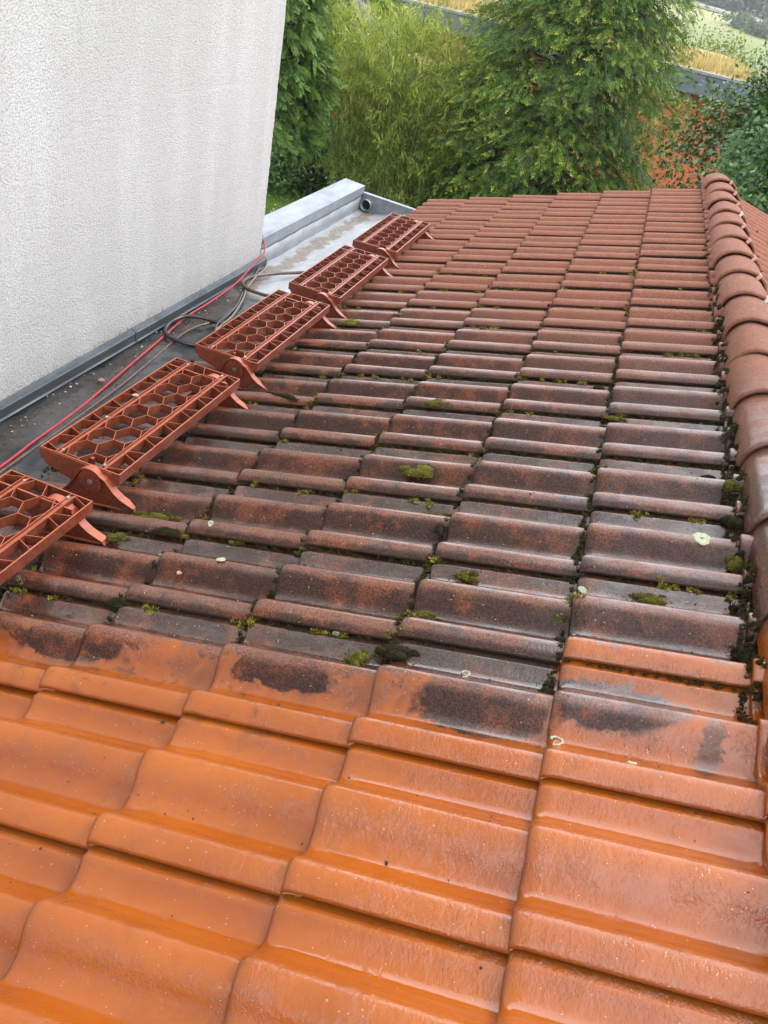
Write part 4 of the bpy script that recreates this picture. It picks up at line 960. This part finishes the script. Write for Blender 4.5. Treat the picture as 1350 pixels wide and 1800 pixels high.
# bamboo
def bamboo():
    x0, y0 = az(15.6, -14.9); root = empty('bamboo_clump', (x0, y0, -3.6)); tag(root, 'tall yellow green bamboo clump behind the far end of the zinc roof', 'bamboo')
    Cs, Ds, Ls, Ws, Ts = [], [], [], [], []
    for k_ in range(46):
        a = rng.uniform(0, 2*math.pi); q = math.sqrt(rng.random()); bx, by = 1.05*q*math.cos(a), .75*q*math.sin(a); H = rng.uniform(2.7, 4.25); lean = rng.uniform(.15, .95)
        dx, dy = math.cos(a)*lean+rng.normal(0, .2), math.sin(a)*lean*.8+rng.normal(0, .2)
        P = smooth_path([(bx, by, 0), (bx+dx*.25, by+dy*.25, H*.45), (bx+dx*.7, by+dy*.7, H*.82), (bx+dx*1.25, by+dy*1.25, H*.97)], 6)
        c_ = obj('culm', tubes_mesh('culm', [(P, np.linspace(.017, .005, len(P)))], M_CULM, 5), root); ct = rng.normal(.07, .08)
        for s_ in range(58):
            f = rng.uniform(.20, 1)**.8; j = min(len(P)-1, int(f*(len(P)-1))); p = P[j]+rng.normal(0, 1, 3)*np.array([.24, .24, .14]); m_ = int(rng.integers(13, 26))
            out = np.array([rng.normal(), rng.normal(), 0]); out /= np.linalg.norm(out); e = rng.random(m_)[:, None]
            Cs.append(p+out*e*.26+np.array([0, 0, -.16])*e*e+rng.normal(0, .028, (m_, 3))); Ds.append(out*.35+np.array([0, 0, -.62])+rng.normal(0, .36, (m_, 3))); Ls.append(rng.uniform(.07, .15, m_)); Ws.append(rng.uniform(.012, .022, m_))
            Ts.append(.16+.34*f+ct+rng.normal(0, .15)+rng.normal(0, .11, m_))
    obj('foliage', leaves(np.vstack(Cs), np.vstack(Ds), np.concatenate(Ls), np.concatenate(Ws), np.concatenate(Ts), M_BAM, 'foliage'), root)
bamboo()
# broadleaf on the right
x, y = az(12.6, 10.2); broadleaf('hazel_tree', (x, y, -3.6), 5.5, 1.8, 640, 105, .078, M_DEC, 'dark green broadleaf tree at the right behind the ridge', low=.06, spread=.22)
x, y = az(13.6, 3.6); broadleaf('hazel_bush', (x, y, -3.6), 2.35, 1.1, 150, 95, .072, M_DEC, 'lower dark green bush between the conifer and the right tree', 'bush', low=.05, spread=.18)
# shrubs along the lawn, left
for (D, a, H, R, m_, lab) in [(18.6, -22.6, 1.25, .95, M_CONL, 'bright ferny shrub by the lawn, left of the bamboo'), (20.0, -20.3, 1.6, 1.0, M_DEC, 'dark shrub behind the lawn beside the bamboo stems'),
                              (19.0, -18.2, 1.2, .9, M_DEC, 'low dark shrub at the foot of the bamboo'), (17.6, -12.6, 2.2, 1.2, M_DEC, 'shaded bush between bamboo and conifer'),
                              (21.0, -23.4, 2.6, 1.2, M_DEC, 'tall shaded shrub behind the cypress')]:
    x, y = az(D, a); broadleaf('garden_shrub', (x, y, -3.6), H, R, 90, 60, .10, m_, lab, 'shrub', low=.02, spread=.45, trunk=False)
# trees beyond the orange building
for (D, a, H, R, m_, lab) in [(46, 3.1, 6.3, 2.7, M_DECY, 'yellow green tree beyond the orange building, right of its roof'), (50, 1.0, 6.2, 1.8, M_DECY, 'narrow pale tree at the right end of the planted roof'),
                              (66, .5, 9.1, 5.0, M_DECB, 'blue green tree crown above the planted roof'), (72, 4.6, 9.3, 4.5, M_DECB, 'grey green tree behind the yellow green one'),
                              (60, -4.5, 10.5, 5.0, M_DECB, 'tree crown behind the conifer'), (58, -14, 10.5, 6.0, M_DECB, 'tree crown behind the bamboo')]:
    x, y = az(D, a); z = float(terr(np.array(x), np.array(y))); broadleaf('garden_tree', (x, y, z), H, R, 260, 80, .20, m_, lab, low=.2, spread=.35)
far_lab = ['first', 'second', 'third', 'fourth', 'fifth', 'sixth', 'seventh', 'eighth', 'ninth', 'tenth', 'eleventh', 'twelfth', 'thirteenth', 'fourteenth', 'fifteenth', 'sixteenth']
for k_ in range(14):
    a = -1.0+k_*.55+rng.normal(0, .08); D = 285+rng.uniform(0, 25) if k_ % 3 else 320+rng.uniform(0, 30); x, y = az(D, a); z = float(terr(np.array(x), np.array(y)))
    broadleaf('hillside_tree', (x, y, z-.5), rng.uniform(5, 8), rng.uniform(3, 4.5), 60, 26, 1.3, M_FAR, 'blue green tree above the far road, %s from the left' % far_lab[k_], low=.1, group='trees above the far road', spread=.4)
for k_, (a, D) in enumerate(((3.2, 240), (4.4, 236))):
    x, y = az(D, a); z = float(terr(np.array(x), np.array(y))); broadleaf('roadside_bush', (x, y, z-.3), 3.4, 3.4, 40, 22, .9, M_FAR, ['round bush below the far road, left of two', 'round bush below the far road, right of two'][k_], 'bush', low=.05, spread=.4)
# far wood that reads as one mass
m = 26000; xx = rng.uniform(-120, 260, m); yy_ = 415+rng.uniform(0, 1, m)*170; zz = terr(xx, yy_)+rng.uniform(0, 1, m)*(9+3*np.sin(xx*.23)+2.5*np.sin(yy_*.31+xx*.11))
o = obj('far_wood', leaves(np.stack([xx, yy_, zz], 1), unit(m), rng.uniform(2.0, 3.6, m), rng.uniform(1.6, 3.0, m), rng.uniform(0, .6, m), M_FAR, 'far_wood')); tag(o, 'dark wood covering the top of the far hillside', 'wood', kind='stuff')
# lawn grass and daisies in view
m = 26000; C = np.stack([rng.uniform(-8.5, -3.5, m), rng.uniform(12.0, 18.3, m), np.full(m, -3.6)], 1); D = np.stack([rng.normal(0, .4, m), rng.normal(0, .4, m), np.ones(m)], 1)
Vg, Fg = kites(C, D, unit(m), rng.uniform(.04, .10, m), rng.uniform(.008, .018, m))
o = obj('lawn_grass', mesh_np('lawn_grass', Vg, Fg, leaf_material('grass', [(0, (.09, .18, .025)), (1, (.24, .40, .07))], .3, .6), tint=rng.random(m))); tag(o, 'mown green lawn behind the parapet', 'grass', kind='stuff')
m = 260; C = np.stack([rng.uniform(-8, -4.5, m), rng.uniform(13, 17.3, m), np.full(m, -3.52)], 1)
Vg, Fg = kites(C, unit(m)*np.array([1, 1, .1]), np.tile([0, 0, 1.], (m, 1)), .045, .045); o = obj('lawn_daisies', mesh_np('daisies', Vg, Fg, simple('daisy', (.8, .8, .75), .8))); tag(o, 'tiny white daisies dotted over the lawn', 'flowers', kind='stuff')

# the thin summer haze over the valley
b = MB(); b.box((-940, -940, -30), (940, 1240, 80)); hz = obj('haze', b.mesh('haze')); tag(hz, 'faint pale haze over the whole valley', 'haze', kind='stuff')
hm = bpy.data.materials.new('haze'); hm.use_nodes = True; hn = hm.node_tree; hn.nodes.clear()
pv = hn.nodes.new('ShaderNodeVolumePrincipled'); pv.inputs['Color'].default_value = (.86, .92, 1, 1); pv.inputs['Density'].default_value = .0006; pv.inputs['Anisotropy'].default_value = .2
ho = hn.nodes.new('ShaderNodeOutputMaterial'); hn.links.new(pv.outputs[0], ho.inputs['Volume']); hz.data.materials.clear(); hz.data.materials.append(hm)
